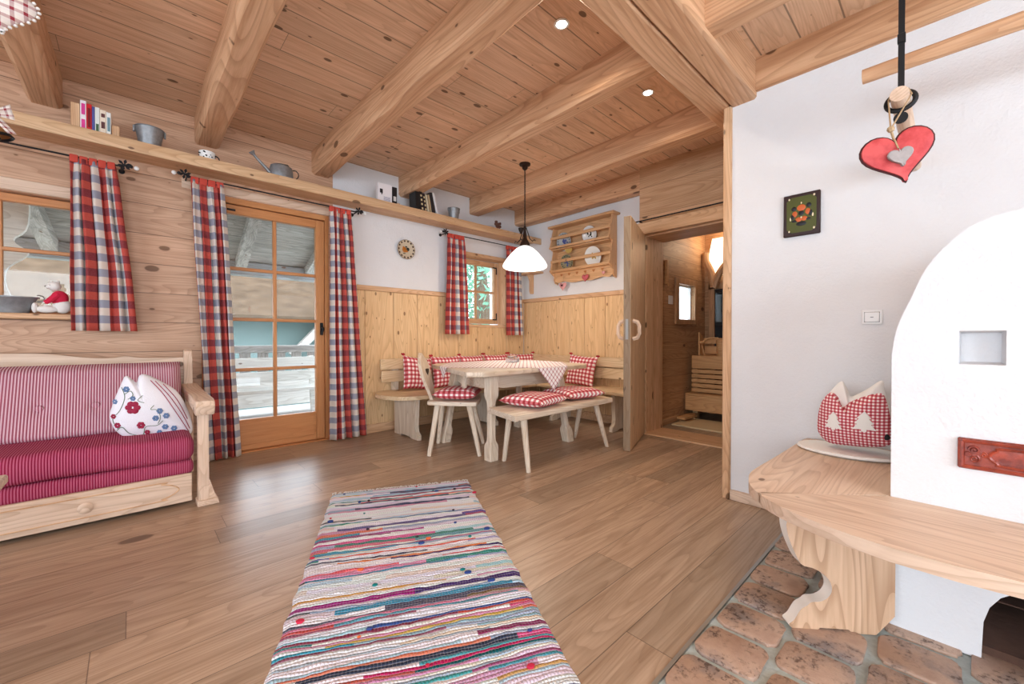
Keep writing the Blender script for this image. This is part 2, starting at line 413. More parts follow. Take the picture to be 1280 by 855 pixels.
# back wall, doorway block, side wall hidden behind the stove wall
m = MB(); m.box(XB, 2.23, 0, XB+.14, YL+.01, ZC); struct('wall_back', m, PLASTER, smooth=False)
DY0, DY1, DZ = 1.395, 2.175, 2.065
m = MB(); m.box(3.92, DY1, 0, 4.28, 2.235, ZC); m.box(3.92, .93, 0, 4.28, DY0, ZC); m.box(3.92, DY0, DZ, 4.28, DY1, ZC)
struct('wall_back.001', m, Wd('warm', 'Y', ('Z', .3), off=.135, knots=.5, ks=3), smooth=False)
m = MB(); m.box(3.86, .93, DZ+.0, 3.92, 2.235, DZ+.125, .006); struct('trim_2', m, Wd('warm', 'Y', None, knots=.5))
m = MB(); m.box(XR, -3.5, 0, XR+.23, .925, 2.6); struct('wall_right', m, PLASTER, smooth=False)
m = MB(); m.box(XR+.2, .70, 0, 3.93, .925, ZC); struct('wall_right.001', m, PLASTER, smooth=False)
m = MB(); m.box(2.695, .922, 0, 2.96, .967, 2.425, .006); struct('trim_3', m, Wd('warm', 'Z'))
m = MB(); m.box(XR-.022, .1, 0, XR, .922, .062, .004); struct('baseboard_right', m, Wd('pale', 'Y'))
m = MB(); m.box(1.47, YL-.045, 0, XB, YL-.02, .09, .004); m.box(XB-.045, 2.24, 0, XB-.02, YL-.03, .09, .004); struct('baseboard_left', m, Wd('warm', 'X'))

# ceiling, beams, girders
CEIL = Wd('warm', 'X', ('Y', .19), length=3.6, var=.07, knots=.55, light_=srgb(238, 204, 172), dark_=srgb(206, 164, 128), ks=6.8, seam=1.1, rings=.35)
m = MB(); m.box(-4, .93, ZC, 4.4, YL+.3, ZC+.05); struct('ceiling', m, CEIL, smooth=False)
m = MB(); m.box(-4, -3.5, 2.65, 4.4, .8, 2.70); struct('ceiling.001', m, CEIL, smooth=False)
def log(m, x0, x1, z0, z1, y0, y1, seed, wob=.006, ch=.022):
    """hewn beam along Y, chamfered with slightly wavy arrises"""
    rd = random.Random(seed); N = 26; rings = []
    for i in range(N+1):
        y = y0+(y1-y0)*i/N; w = lambda s_: wob*noise.noise(Vector((y*1.7, s_*7.3, seed*3.1)))*2
        c1, c2 = ch*(1+.9*noise.noise(Vector((y*2.1, 1, seed)))), ch*(1+.9*noise.noise(Vector((y*2.1, 9, seed))))
        rings.append([m.bm.verts.new(p) for p in ((x0+w(1), y, z1), (x0+w(1), y, z0+c1), (x0+c1+w(1), y, z0+w(3)), (x1-c2+w(2), y, z0+w(3)), (x1+w(2), y, z0+c2), (x1+w(2), y, z1))])
    for A, B in zip(rings, rings[1:]):
        for k in range(6): m.bm.faces.new((A[k], B[k], B[(k+1) % 6], A[(k+1) % 6]))
    m.bm.faces.new(rings[0]); m.bm.faces.new(rings[-1][::-1])
for i, (a, b) in enumerate(((-2.30, -2.14), (-1.40, -1.24), (-.50, -.34), (.385, .55), (1.275, 1.44), (2.185, 2.335), (3.165, 3.32), (3.96, 4.14))):
    m = MB(); log(m, a, b, 2.578, ZC, 1.05, YL, i+1); struct('trim_%d' % (4+i), m, Wd('beam', 'Y'), ang=25)
m = MB(); m.box(-4, .79, 2.42, 2.733, .93, 2.82, .012); struct('trim_12', m, Wd('beam', 'X'))
m = MB(); m.box(-4, .935, 2.42, 3.92, 1.075, 2.82, .008); struct('trim_13', m, Wd('beam', 'X', None))
m = MB()
log(m, 1.965, 2.105, 2.457, 2.66, -3.5, .79, 21, .004, .012); struct('trim_14', m, Wd('beam', 'Y'), ang=25)
m = MB(); log(m, 1.0, 1.14, 2.457, 2.66, -3.5, .79, 23, .004, .012); struct('trim_15', m, Wd('beam', 'Y'), ang=25)
m = MB(); m.box(2.70, -3.5, 2.457, 2.96, .80, 2.66, .006); struct('trim_16', m, Wd('beam', 'Y'))

# wainscot of wide vertical boards
def boards(m, horiz, x0, x1, z0, z1, y0, y1, w):
    """boards along Z side by side; horiz = X or Y run"""
    x = x0; rd = random.Random(int(x0*10)+5)
    while x < x1-.01:
        ww = min(w*rd.uniform(.8, 1.15), x1-x)
        if horiz == 'X': m.box(x+.002, y0, z0, x+ww-.002, y1, z1, .004)
        else: m.box(y0, x+.002, z0, y1, x+ww-.002, z1, .004)
        x += ww
WAINS = Wd('warm', 'Z', ('X', .9), off=.3, var=.0, light_=srgb(234, 200, 154), dark_=srgb(212, 170, 124), knots=.8, ks=8.5, kr=.8, kcol=(.20, .09, .035, 1), seam=0)
WAINSY = Wd('warm', 'Z', ('Y', .9), off=.3, var=.0, light_=srgb(234, 200, 154), dark_=srgb(212, 170, 124), knots=.8, ks=8.5, kr=.8, kcol=(.20, .09, .035, 1), seam=0)
m = MB(); boards(m, 'X', 1.475, 2.98, .0, 1.50, YL-.02, YL+.01, .30); boards(m, 'X', 2.98, 3.786, 0, 1.14, YL-.02, YL+.01, .3); boards(m, 'X', 3.786, XB-.02, 0, 1.50, YL-.02, YL+.01, .3)
struct('trim_17', m, WAINS, ang=30)
m = MB(); boards(m, 'Y', 2.236, YL-.02, 0, 1.50, XB-.02, XB+.01, .27); struct('trim_18', m, WAINSY, ang=30)
m = MB(); m.box(1.475, YL-.035, 1.50, 2.98, YL+.01, 1.553, .005); m.box(3.786, YL-.035, 1.50, XB-.03, YL+.01, 1.553, .005); struct('trim_19', m, Wd('warm', 'X'))
m = MB(); m.box(XB-.035, 2.236, 1.50, XB+.01, YL-.02, 1.553, .005); struct('trim_20', m, Wd('warm', 'Y'))

# ------------------------------------------------------------------ windows and doors
HX, HZ, HY = Wd('honey', 'X'), Wd('honey', 'Z'), Wd('honey', 'Y')
def sash(root, X0, X1, Z0, Z1, y, fw, cols, rows, mw, d=.05, bottom=None, mats=(HX, HZ), name='frame'):
    """glazed sash with rails, stiles, muntins (one mesh) and one pane per light; cols/rows are muntin centres"""
    b = fw if bottom is None else bottom
    m = MB()
    m.box(X0, y, Z0, X0+fw, y+d, Z1, .005); m.box(X1-fw, y, Z0, X1, y+d, Z1, .005)
    fr = m.fin(name+'_stiles' if name != 'frame' else 'window_stiles', mats[1], root, world=True)
    m = MB(); m.box(X0+fw, y, Z1-fw, X1-fw, y+d, Z1, .005); m.box(X0+fw, y, Z0, X1-fw, y+d, Z0+b, .005)
    m.fin('window_rails', mats[0], root, world=True)
    m = MB()
    for c in cols: m.box(c-mw/2, y+.005, Z0+b, c+mw/2, y+d-.01, Z1-fw, .004)
    m.fin('muntins', mats[1], root, world=True)
    m = MB()
    for r in rows: m.box(X0+fw, y+.006, r-mw/2, X1-fw, y+d-.011, r+mw/2, .004)
    m.fin('crossbars', mats[0], root, world=True)
    m = MB(); m.box(X0+fw, y+d*.5-.002, Z0+b, X1-fw, y+d*.5+.002, Z1-fw); m.fin('pane', GLASS, root, world=True, smooth=False)
# left window
r = root_structure('window_1', (-.7, 4.26, 1.16))
sash(r, -1.245, -.175, 1.165, 1.962, 4.25, .055, [-1.02+.0, -.63], [1.592], .026)
m = MB(); m.box(-1.29, 4.10, 1.125, -.13, YL+.06, 1.163, .006); m.fin('window_sill', Wd('warm', 'X'), r, world=True)
m = MB(); m.box(-1.35, YL-.012, 1.968, -.12, YL+.01, 2.045, .004); m.fin('lintel_board', Wd('pale', 'X'), r, world=True)
m = MB(); m.box(-.30, 4.235, 1.925, -.24, 4.25, 1.94, .002); m.fin('hinge', IRON, r, world=True)
# terrace door
r = root_structure('door_1', (.93, 4.2, 0))
m = MB(); m.box(.42, 4.185, 0, .47, 4.30, 2.2, .004); m.box(1.395, 4.185, 0, 1.43, 4.30, 2.2, .004); m.fin('door_jamb', HZ, r, world=True)
m = MB(); m.box(.47, 4.185, 2.15, 1.395, 4.30, 2.2, .004); m.box(.42, 4.16, 0, 1.43, 4.3, .012, .003); m.fin('door_head', HX, r, world=True)
sash(r, .475, 1.392, .015, 2.145, 4.20, .078, [.962], [.722, 1.163, 1.602], .028, .055, .27, name='door')
m = MB(); m.box(.56, 4.196, .06, 1.30, 4.205, .255, .006); m.fin('door_panel', HX, r, world=True)
m = MB(); m.box(1.348, 4.188, 1.03, 1.376, 4.20, 1.15, .004)
m.tube(bez([(1.362, 4.19, 1.10), (1.362, 4.15, 1.10), (1.358, 4.135, 1.08), (1.34, 4.13, 1.03)], 5), .008); m.fin('handle', IRON, r, world=True)
m = MB(); m.box(.30, YL-.012, 2.205, 1.46, YL+.01, 2.28, .004); m.fin('lintel_board', Wd('pale', 'X'), r, world=True)
m = MB(); m.box(.60, 4.185, 2.09, .66, 4.2, 2.105, .002); m.fin('hinge', IRON, r, world=True)
# deep little window
r = root_structure('window_2', (3.39, 4.33, 1.2))
m = MB(); m.box(2.98, YL-.03, 1.14, 3.80, 4.345, 1.175, .005); m.box(2.96, YL-.02, 2.05, 3.80, 4.345, 2.095, .005); m.fin('reveal_boards', Wd('warm', 'X'), r, world=True)
m = MB(); m.box(3.775, YL-.015, 1.175, 3.80, 4.345, 2.05, .004); m.box(2.96, YL-.015, 1.175, 2.985, 4.345, 2.05, .004); m.fin('reveal_sides', Wd('warm', 'Z'), r, world=True)
sash(r, 2.99, 3.77, 1.195, 2.045, 4.335, .068, [3.388], [1.625], .028, .05, mats=(Wd('warm', 'X'), Wd('warm', 'Z')))
for z, s_ in ((1.975, -1), (1.255, 1)):
    m = MB(); m.box(3.67, 4.327, z-.008, 3.745, 4.335, z+.008, .002); m.box(3.73, 4.325, z-.008, 3.745, 4.335, z+s_*.09, .002); m.fin('hinge', IRON, r, world=True)

# inner door standing open
hx, hy = 3.915, 2.165
ang = math.atan2(-.266, -.728)
r = root_structure('door_2', (hx, hy, .008)); r.rotation_euler = (0, 0, ang)
m = MB()
for i in range(5): m.box(.004+i*.154, -.048, 0, .004+(i+1)*.154-.0015, -.0, 2.06, .002)
m.box(.004, -.062, 0, .774, -.046, 2.06, .002); m.fin('door_leaf', Wd('warm', 'Z', ('X', .154), var=.05, off=-.004, light_=srgb(234, 204, 168), dark_=srgb(204, 166, 126)), r)
for sy in (1, -1):
    y0 = 0 if sy > 0 else -.062
    m = MB()
    pr = [(.690, .985), (.718, .985), (.725, .995), (.690+.02, 1.01)]
    m.tube([(.700, y0+sy*.005, .985), (.700, y0+sy*.045, .995), (.700, y0+sy*.062, 1.03), (.700, y0+sy*.062, 1.10), (.700, y0+sy*.045, 1.135), (.700, y0+sy*.005, 1.145)], [.021, .019, .017, .017, .019, .021], 6)
    m.fin('handle', Wd('pale', 'Z'), r, ang=25)
m = MB(); m.box(.774, -.045, .98, .777, -.02, 1.16, .001); m.box(.777, -.04, 1.05, .779, -.025, 1.075); m.fin('lock_plate', plain('steel', (.36, .35, .33, 1), .5, 0.), r)

# ------------------------------------------------------------------ room beyond the doorway
SA = Wd('sauna', 'X', ('Z', .2), var=.08, knots=.5, off=.05); SAY = Wd('sauna', 'Y', ('Z', .2), var=.08, off=.05)
m = MB(); wall_holes(m, 4.28, 5.9, 0, 2.8, 2.25, 2.40, [(4.84, 5.29, 1.23, 1.66)]); struct('wall_hall_left', m, SA, smooth=False)
m = MB(); m.box(5.65, -.6, 0, 5.8, 2.25, 2.8); struct('wall_hall_far', m, SAY, smooth=False)
m = MB(); m.box(3.93, -.6, 0, 4.28, .93, 2.8); m.box(2.95, -.75, 0, 5.8, -.6, 2.8); struct('wall_hall_right', m, SA, smooth=False)
m = MB(); m.box(4.28, -.6, 2.45, 5.8, 2.4, 2.5); struct('ceiling_hall', m, SAY, smooth=False)
m = MB(); m.box(3.925, 2.158, 0, 4.285, 2.176, DZ, .002); struct('trim_22', m, Wd('warm', 'Z', ('X', .17), var=.06))
m = MB(); m.box(3.925, DY0, DZ-.015, 4.285, 2.158, DZ+.001, .002); struct('trim_23', m, Wd('warm', 'Y'))
m = MB(); m.box(3.90, DY0, -.01, 4.29, DY1, .012, .004); struct('trim_21', m, Wd('warm', 'Y'))
m = MB(); m.box(4.29, 2.22, 0, 4.985, 2.25, .07, .004); struct('baseboard_hall', m, Wd('sauna', 'X'))
r = root_structure('window_3', (5.06, 2.25, 1.4))
m = MB(); m.box(4.76, 2.225, 1.17, 4.84, 2.25, 1.73, .004); m.box(5.29, 2.225, 1.17, 5.37, 2.25, 1.73, .004); m.box(4.84, 2.225, 1.66, 5.29, 2.25, 1.73, .004); m.box(4.84, 2.225, 1.17, 5.29, 2.25, 1.23, .004)
m.fin('window_frame', Wd('sauna', 'Z'), r, world=True)
FG = NT('frosted_glass'); ft = FG.n('ShaderNodeBsdfTranslucent'); ft.inputs[0].default_value = (.9, .93, .95, 1); fx = FG.n('ShaderNodeMixShader'); fx.inputs[0].default_value = .9
FG.t.links.new(FG.b.outputs[0], fx.inputs[1]); FG.t.links.new(ft.outputs[0], fx.inputs[2]); FG.t.links.new(fx.outputs[0], FG.out.inputs[0])
m = MB(); m.box(4.84, 2.31, 1.23, 5.29, 2.314, 1.66); m.fin('pane', FG.m, r, world=True, smooth=False)
m = MB(); m.box(5.27, 2.28, 1.23, 5.29, 2.33, 1.66); m.box(4.84, 2.28, 1.64, 5.29, 2.33, 1.66); m.fin('sash', PORC, r, world=True)
r = root_structure('door_3', (5.64, 1.95, 0))
m = MB(); m.box(5.60, 2.11, 0, 5.65, 2.185, 1.72, .004); m.box(5.60, 1.3, 0, 5.65, 1.37, 1.72, .004); m.box(5.60, 1.3, 1.64, 5.65, 2.185, 1.72, .004); m.fin('door_frame', Wd('sauna', 'Z'), r, world=True)
m = MB(); m.box(5.62, 1.37, .02, 5.628, 2.11, 1.64); m.fin('pane', plain('smoked_glass', (.008, .009, .012, 1), .08, 0, .5), r, world=True)
t = thing('sauna_bench', 'slatted wooden step bench beyond the open inner door', 'bench', (5.25, 1.5, 0))
SY = Wd('sauna', 'Y', None, light_=srgb(214, 170, 120), dark_=srgb(190, 140, 92), knots=0)
m = MB(); m.box(5.0, .8, .30, 5.2, 2.225, .325, .004); m.box(5.0, .8, .115, 5.025, 2.225, .30, .005); m.fin('lower_seat', SY, t, world=True)
m = MB()
for i in range(5): m.box(5.10, .8, .335+i*.058, 5.12, 2.19, .335+i*.058+.048, .005)
m.fin('slats', SY, t, world=True)
m = MB(); m.box(5.10, .8, .625, 5.125, 2.19, .785, .005); m.box(5.125, .8, .755, 5.55, 2.19, .785, .004); m.fin('upper_seat', SY, t, world=True)
m = MB(); m.box(5.14, 2.13, 0, 5.2, 2.19, .75); m.fin('leg', SY, t, world=True)
m = MB(); m.box(5.14, .8, 0, 5.2, .86, .75); m.fin('leg', SY, t, world=True)
m = MB(); m.prism([(5.15, .786), (5.32, .786), (5.30, .93), (5.24, 1.03), (5.15, 1.07)], 'Y', 2.11, 2.13, bev=.003)
m.box(5.285, 1.75, .93, 5.30, 2.13, 1.0, .003); m.box(5.295, 1.75, .80, 5.31, 2.13, .90, .003)
tag(m.fin('sauna_headrest', SY), 'curved wooden headrest standing on the sauna bench', 'headrest')
t = thing('sauna_bucket', 'small wooden bucket on the sauna bench behind the door post', 'bucket', (5.2, 1.86, .786))
m = MB(); m.lathe([(0, 0), (.06, 0), (.075, .19), (.066, .19), (.053, .02), (0, .02)], seg=20); m.fin('tub', SY, t)
m = MB(); m.lathe([(.0655, .05), (.069, .05), (.071, .07), (.067, .07)], seg=20); m.fin('hoop', SY, t)
m = MB(); m.tube([(5.16, 2.08, .95), (5.16, 2.0, 1.0), (5.17, 1.9, 1.0)], [.014, .009, .009], 8); m.ball((5.16, 2.09, .945), .03, sc=(1, 1, .7)); m.tube([(5.16, 2.09, .92), (5.17, 2.06, .786)], .008)
tag(m.fin('sauna_ladle', SY), 'wooden ladle leaning beside the bucket on the sauna bench', 'ladle')
t = thing('heart_wall_lamp', 'glowing wall lamp held in a forked V of bare branches', 'lamp', (5.6, 2.12, 1.9))
m = MB(); a = (5.56, 2.10, 1.66)
m.tube(bez([a, (5.55, 2.13, 1.85), (5.54, 2.19, 2.0), (5.54, 2.20, 2.12)], 4), [.05]*4+[.045]*4+[.04]*5, 8); m.fin('branch', Wd('sauna', 'Z'), t, world=True)
m = MB(); m.tube(bez([a, (5.55, 2.04, 1.82), (5.54, 1.93, 1.96), (5.54, 1.80, 2.06)], 4), [.05]*4+[.045]*4+[.04]*5, 8); m.fin('branch', Wd('sauna', 'Z'), t, world=True)
m = MB(); m.prism([(2.09, 1.74), (2.17, 1.96), (2.17, 2.10), (2.13, 2.30), (1.80, 2.30), (1.80, 2.02)], 'X', 5.575, 5.60); m.fin('lamp_shade', emis('lamp_parchment', (1, .85, .62, 1), 1.5), t, world=True)
light('hall_lamp_light', 'POINT', (5.42, 1.95, 2.25), 6, (1, .80, .58), .12)
m = MB(); m.box(4.50, 2.215, 1.62, 4.545, 2.25, 1.90, .006); m.box(4.505, 2.205, 1.60, 4.54, 2.215, 1.64, .004); tag(m.fin('thermometer_board', SY), 'slim wooden board on the hall wall left of its small window', 'thermometer')
m = MB(); m.box(4.60, 2.24, 1.40, 4.70, 2.25, 1.50, .003); tag(m.fin('light_switch', WHITEP), 'white switch beside the small window of the hall', 'switch')
m = MB(); m.box(4.52, 1.0, .0, 5.05, 2.17, .018, .006); tag(m.fin('door_mat', plain('beige_mat', srgb(214, 190, 150), .9, bump=.4, bs=200)), 'beige mat on the hall floor before the sauna bench', 'mat')
m = MB(); m.box(4.78, 2.08, .0, 4.99, 2.2, .02, .003); m.box(4.72, 2.1, .04, 5.1, 2.2, .07, .004); m.box(4.98, 2.1, .02, 5.0, 2.2, .04); tag(m.fin('foot_rail', SY), 'low wooden foot rail beside the sauna bench', 'rail')
m = MB(); m.tube([(3.845, 2.30, 2.205), (3.845, .95, 2.205)], .007, 8)
t = thing('door_curtain_rod', 'thin black curtain rod above the open inner door', 'curtain rod', (3.85, 1.7, 2.2)); m.fin('rod', IRON, t, world=True)
m = MB(); m.ball((3.845, 2.31, 2.205), .018); m.fin('finial', IRON, t, world=True)
m = MB(); m.tube([(3.845, 1.0, 2.205), (3.93, 1.0, 2.205)], .006, 6); m.fin('bracket', IRON, t, world=True)
m = MB(); m.tube([(3.845, 2.20, 2.205), (3.93, 2.20, 2.205)], .006, 6); m.fin('bracket', IRON, t, world=True)
m = MB(); m.ball((4.125, 2.375, 2.20), .018); m.tube([(4.14, 2.375, 2.20), (4.12, 2.375, 2.20)], .01); tag(m.fin('wall_hook', IRON), 'small black knob on the white wall left of the open door', 'hook')

# ------------------------------------------------------------------ outside: balcony, roof, neighbour, trees
GX, GY, GZ = Wd('grey', 'X', ('Y', .16)), Wd('grey', 'Y'), Wd('grey', 'Z')
t = thing('balcony_roof', 'weathered grey board roof over the balcony seen through the glass', 'roof', (.5, 5.5, 2.4))
m = MB(); m.hexa([(-3, 4.42, 2.74), (3, 4.42, 2.74), (3, 6.75, 2.02), (-3, 6.75, 2.02), (-3, 4.42, 2.79), (3, 4.42, 2.79), (3, 6.75, 2.07), (-3, 6.75, 2.07)]); m.fin('roof_boards', GX, t, world=True, smooth=False)
for x in (-1.6, -.75, .12, .98, 1.85):
    m = MB(); m.beam((x, 4.42, 2.67), (x+.12, 6.7, 1.97), .12, .14); m.fin('rafter', GY, t, world=True)
m = MB(); m.box(-3, 6.60, 1.86, 3, 6.74, 2.05, .01); m.fin('eave_beam', Wd('grey', 'X', None, light_=srgb(150, 150, 150)), t, world=True)
m = MB(); m.box(-3, 4.42, -.12, 3, 6.9, -.03); struct('floor_balcony', m, GX, smooth=False)
t = thing('balcony_railing', 'grey timber balcony railing of pickets and broad boards behind the glass door', 'railing', (.5, 6.4, 0))
m = MB(); m.box(-3, 6.35, .80, 3, 6.49, .90, .01); m.fin('top_rail', Wd('grey', 'X', None), t, world=True)
for i in range(20):
    x = -1.9+i*.21
    m = MB(); m.box(x, 6.40, .44, x+.13, 6.425, .80, .004); m.fin('picket', GZ, t, world=True)
for z in (.06, .28):
    m = MB(); m.box(-3, 6.39, z, 3, 6.42, z+.19, .006); m.fin('rail_board', Wd('grey', 'X', None, light_=srgb(236, 230, 222), dark_=srgb(206, 200, 194)), t, world=True)
t = thing('balcony_bench', 'pale slatted bench on the balcony behind the glass door', 'bench', (1.1, 5.9, 0))
PX = Wd('grey', 'X', None, light_=srgb(225, 220, 212), dark_=srgb(190, 186, 180))
for z in (.62, .44): 
    m = MB(); m.box(.45, 5.93, z, 1.9, 5.96, z+.13, .005); m.fin('back_board', PX, t, world=True)
m = MB(); m.box(.45, 5.55, .34, 1.9, 5.93, .38, .005); m.fin('seat', PX, t, world=True)
for x in (.5, 1.8):
    m = MB(); m.beam((x, 5.6, -.03), (x, 5.62, .35), .05, .07); m.beam((x, 5.88, -.03), (x, 6.0, .76), .05, .06); m.fin('leg', PX, t, world=True)
m = MB()
q = [(-1.5, .6), (-.62, .6)]
pr = bez([(-.70, -.03, 0), (-.72, .9, 0), (-.60, 1.16, 0), (-.72, 1.35, 0), (-.74, 1.55, 0), (-.62, 1.70, 0), (-.70, 1.80, 0), (-.62, 1.95, 0), (-.62, 2.5, 0)], 5)
m.prism([(-.98, -.03)]+[(p.x, p.y) for p in pr]+[(-.98, 2.5)], 'Y', 5.2, 5.26)
tag(m.fin('carved_balcony_board', PX), 'pale carved board outside the left window', 'board')
t = thing('neighbour_house', 'pale neighbouring house with a brown shingle roof beyond the balcony', 'house', (2.5, 14, -2))
m = MB(); m.box(-3, 13, -3, 9, 18, 1.7); m.fin('wall', plain('pale_mint_render', srgb(82, 96, 93), .9), t, world=True)
m = MB(); m.hexa([(-3.5, 12.3, 1.45), (9.5, 12.3, 1.45), (9.5, 15.5, 3.0), (-3.5, 15.5, 3.0), (-3.5, 12.3, 1.6), (9.5, 12.3, 1.6), (9.5, 15.5, 3.15), (-3.5, 15.5, 3.15)]); m.fin('roof', plain('brown_shingle', srgb(74, 60, 48), 1., 0., 0., bump=1., bs=3, var=.6), t, world=True)
m = MB(); m.beam((3.3, 12.6, .5), (4.4, 12.6, 1.7), .2, .2); m.fin('brace', GX, t, world=True)
struct('ground', MB().box(-60, 4.42, -3.2, 60, 80, -3), plain('meadow', srgb(150, 158, 148), .95), smooth=False)
LEAF = plain('leaves', srgb(78, 116, 92), .8, var=.5, bs=2.5); BARK = plain('bark', srgb(96, 78, 62), .9)
def tree(x, y, z0, h, w, seed, label):
    rd = random.Random(seed); t = thing('tree', label, 'tree', (x, y, z0), group=None)
    m = MB(); m.tube([(0, 0, 0), (.1, 0, h*.5), (0, .1, h*.85)], [w*.09, w*.06, w*.03], 8); m.fin('trunk', BARK, t)
    m = MB()
    for i in range(5200):
        th, ph, rr_ = rd.uniform(0, 2*PI), math.acos(rd.uniform(-1, 1)), rd.uniform(.45, 1)**.5
        lob = 1+.25*math.sin(5*th+seed)*math.sin(4*ph)
        c = Vector((w*.5*rr_*lob*math.sin(ph)*math.cos(th), w*.5*rr_*lob*math.sin(ph)*math.sin(th), h*.62+h*.38*rr_*math.cos(ph)))
        a = Vector((rd.uniform(-1, 1), rd.uniform(-1, 1), rd.uniform(-1, 1))).normalized()*.11; b = a.orthogonal().normalized()*.07
        m.bm.faces.new([m.bm.verts.new(c+q) for q in (a, b, -a, -b)])
    m.fin('crown', LEAF, t, smooth=False)
tree(7.6, 9.4, -3, 7.2, 5.0, 3, 'leafy tree filling the right light of the small window')
tree(12.2, 13.5, -3, 9.5, 5.0, 8, 'taller tree behind the first, outside the small window')

# ------------------------------------------------------------------ furniture
def puff(outline, thick, rings=8, centre=(0, 0), back=1.0, sub=6, pw=.62):
    """stuffed shape from a 2D outline (x, z), bulging along y; returns MB and height function"""
    P = [Vector((p[0], p[1], 0)) for p in outline]; n = len(P); O = []
    for i in range(n):
        a, b, c, d = P[i-1], P[i], P[(i+1) % n], P[(i+2) % n]
        for k in range(sub):
            t = k/sub; O.append(.5*((2*b)+(c-a)*t+(2*a-5*b+4*c-d)*t*t+(3*b-a-3*c+d)*t**3))
    N = len(O); cx, cz = centre; m = MB()
    def rad(th):
        best = .1
        for i in range(N):
            a, b = O[i], O[(i+1) % N]; dx, dz = math.cos(th), math.sin(th); ax, az, bx, bz = a.x-cx, a.y-cz, b.x-cx, b.y-cz
            den = dx*(bz-az)-dz*(bx-ax)
            if abs(den) < 1e-9: continue
            s_ = (dz*ax-dx*az)/den; t = (ax*(bz-az)-az*(bx-ax))/den
            if 0 <= s_ <= 1 and t > 0: best = t
        return best
    def hgt(x, z):
        r = math.hypot(x-cx, z-cz); R = rad(math.atan2(z-cz, x-cx)); q = min(1, r/R); return thick/2*(1-q*q)**pw
    for sgn, sc in ((-1, 1.0), (1, back)):
        prev = [m.bm.verts.new((cx, sgn*thick/2*sc, cz))]
        for j in range(1, rings+1):
            q = math.sin(PI/2*j/rings); ring = []
            for o in O:
                x, z = cx+(o.x-cx)*q, cz+(o.y-cz)*q; wr = 1+.05*noise.noise(Vector((x*14, z*14, sgn)))
                ring.append(m.bm.verts.new((x, sgn*thick/2*sc*wr*max(0, 1-q*q)**pw, z)))
            for i in range(N):
                q4 = [prev[0] if len(prev) == 1 else prev[i], ring[i], ring[(i+1) % N]] + ([] if len(prev) == 1 else [prev[(i+1) % N]])
                f = m.bm.faces.new(q4 if sgn < 0 else q4[::-1])
            prev = ring
    m.planar_uv((0, 2)); bmesh.ops.remove_doubles(m.bm, verts=m.bm.verts, dist=1e-5)
    return m, hgt
def cushion_bm(w, h, t, n=18, pinch=.06, off=(0, 0)):
    m = MB()
    def pos(u, v, s_):
        a, b = 2*u-1, 2*v-1
        x = a*w/2*(1-pinch*(1-b*b)); y = b*h/2*(1-pinch*(1-a*a))
        z = s_*t/2*max(0, (1-a**4))**.55*max(0, (1-b**4))**.55
        return Vector((x, y, z))
    for s_ in (1, -1):
        m.grid(lambda u, v: pos(u, v, s_), n, n, uvf=lambda u, v: ((2*u-1)*w/2+off[0], (2*v-1)*h/2+off[1]), flip=s_ < 0)
    bmesh.ops.remove_doubles(m.bm, verts=m.bm.verts, dist=1e-4)
    return m

PZ, PXm, PYm = Wd('white', 'Z'), Wd('white', 'X'), Wd('white', 'Y')
# ---- sofa
def stripe_mat(name, ca, cb, p, cc=None, rough=.8):
    k = NT(name); o = k.xyz(); fr = k.math('FRACT', k.math('DIVIDE', o[0], p))
    stops = [(0, ca), (.5, cb)] if cc is None else [(0, ca), (.34, cb), (.5, cc), (.66, cb)]
    col = k.ramp(fr, stops, 'CONSTANT'); tc = k.n('ShaderNodeTexCoord'); n1 = k.noise(tc.outputs['Object'], 240, 2)
    col = k.mix(k.math('MULTIPLY', n1, .3), col, ca)
    k.bump(k.math('ABSOLUTE', k.math('SUBTRACT', fr, .5)), .5, .004); return k.done(col, rough, .2)
SEATM = stripe_mat('burgundy_stripe', srgb(146, 34, 68), srgb(178, 92, 118), .0105)
BACKM = stripe_mat('burgundy_cream_stripe', srgb(158, 82, 100), srgb(206, 176, 184), .0125)
SX0, SX1, SYF = -2.0, .283, 3.11
t = thing('sofa_bed', 'wooden framed sofa with a wine-red striped seat under the left window', 'sofa', (-.8, 3.5, 0))
m = MB(); m.box(SX0, SYF, .02, .262, SYF+.025, .188, .004); m.box(SX0, SYF+.02, .03, .262, 3.9, .165)
dr = m.fin('drawer', Wd('pale', 'X', None, ks=7), t, world=True)
m = MB()
pts = bez([(-1.75, SYF-.002, .052), (-.9, SYF-.002, .052), (.06, SYF-.002, .052), (.12, SYF-.002, .062), (.165, SYF-.002, .075), (.20, SYF-.002, .105), (.165, SYF-.002, .135), (.12, SYF-.002, .148), (.06, SYF-.002, .158), (-.9, SYF-.002, .158), (-1.75, SYF-.002, .158)], 5)
m.tube(pts, .0035, 6); m.fin('routed_border', Wd('warm', 'X'), dr, world=True)
for x in (-.184, -1.35):
    m = MB(); m.lathe([(.0, 0), (.027, .0), (.03, .008), (.02, .018), (.01, .022), (0, .022)], (x, SYF, .103), 18, M=Matrix.Rotation(PI/2, 4, 'X')); m.fin('knob', Wd('pale', 'X'), dr, world=True)
def slab(x0, x1, y0, y1, z0, z1, r, name, mat, bulge=.01):
    m = MB(); m.box(x0, y0, z0, x1, y1, z1, r, seg=4); bmesh.ops.subdivide_edges(m.bm, edges=[e for e in m.bm.edges if e.calc_length() > .3], cuts=12, use_grid_fill=True)
    for v in m.bm.verts: v.co.z += bulge*noise.noise(v.co*3)
    return m.fin(name, mat, t, world=True, ang=60)
slab(SX0, .272, 3.115, 3.86, .182, .268, .03, 'lower_cushion', SEATM, .004)
slab(SX0, .275, 3.10, 3.86, .268, .415, .05, 'seat_cushion', SEATM, .012)
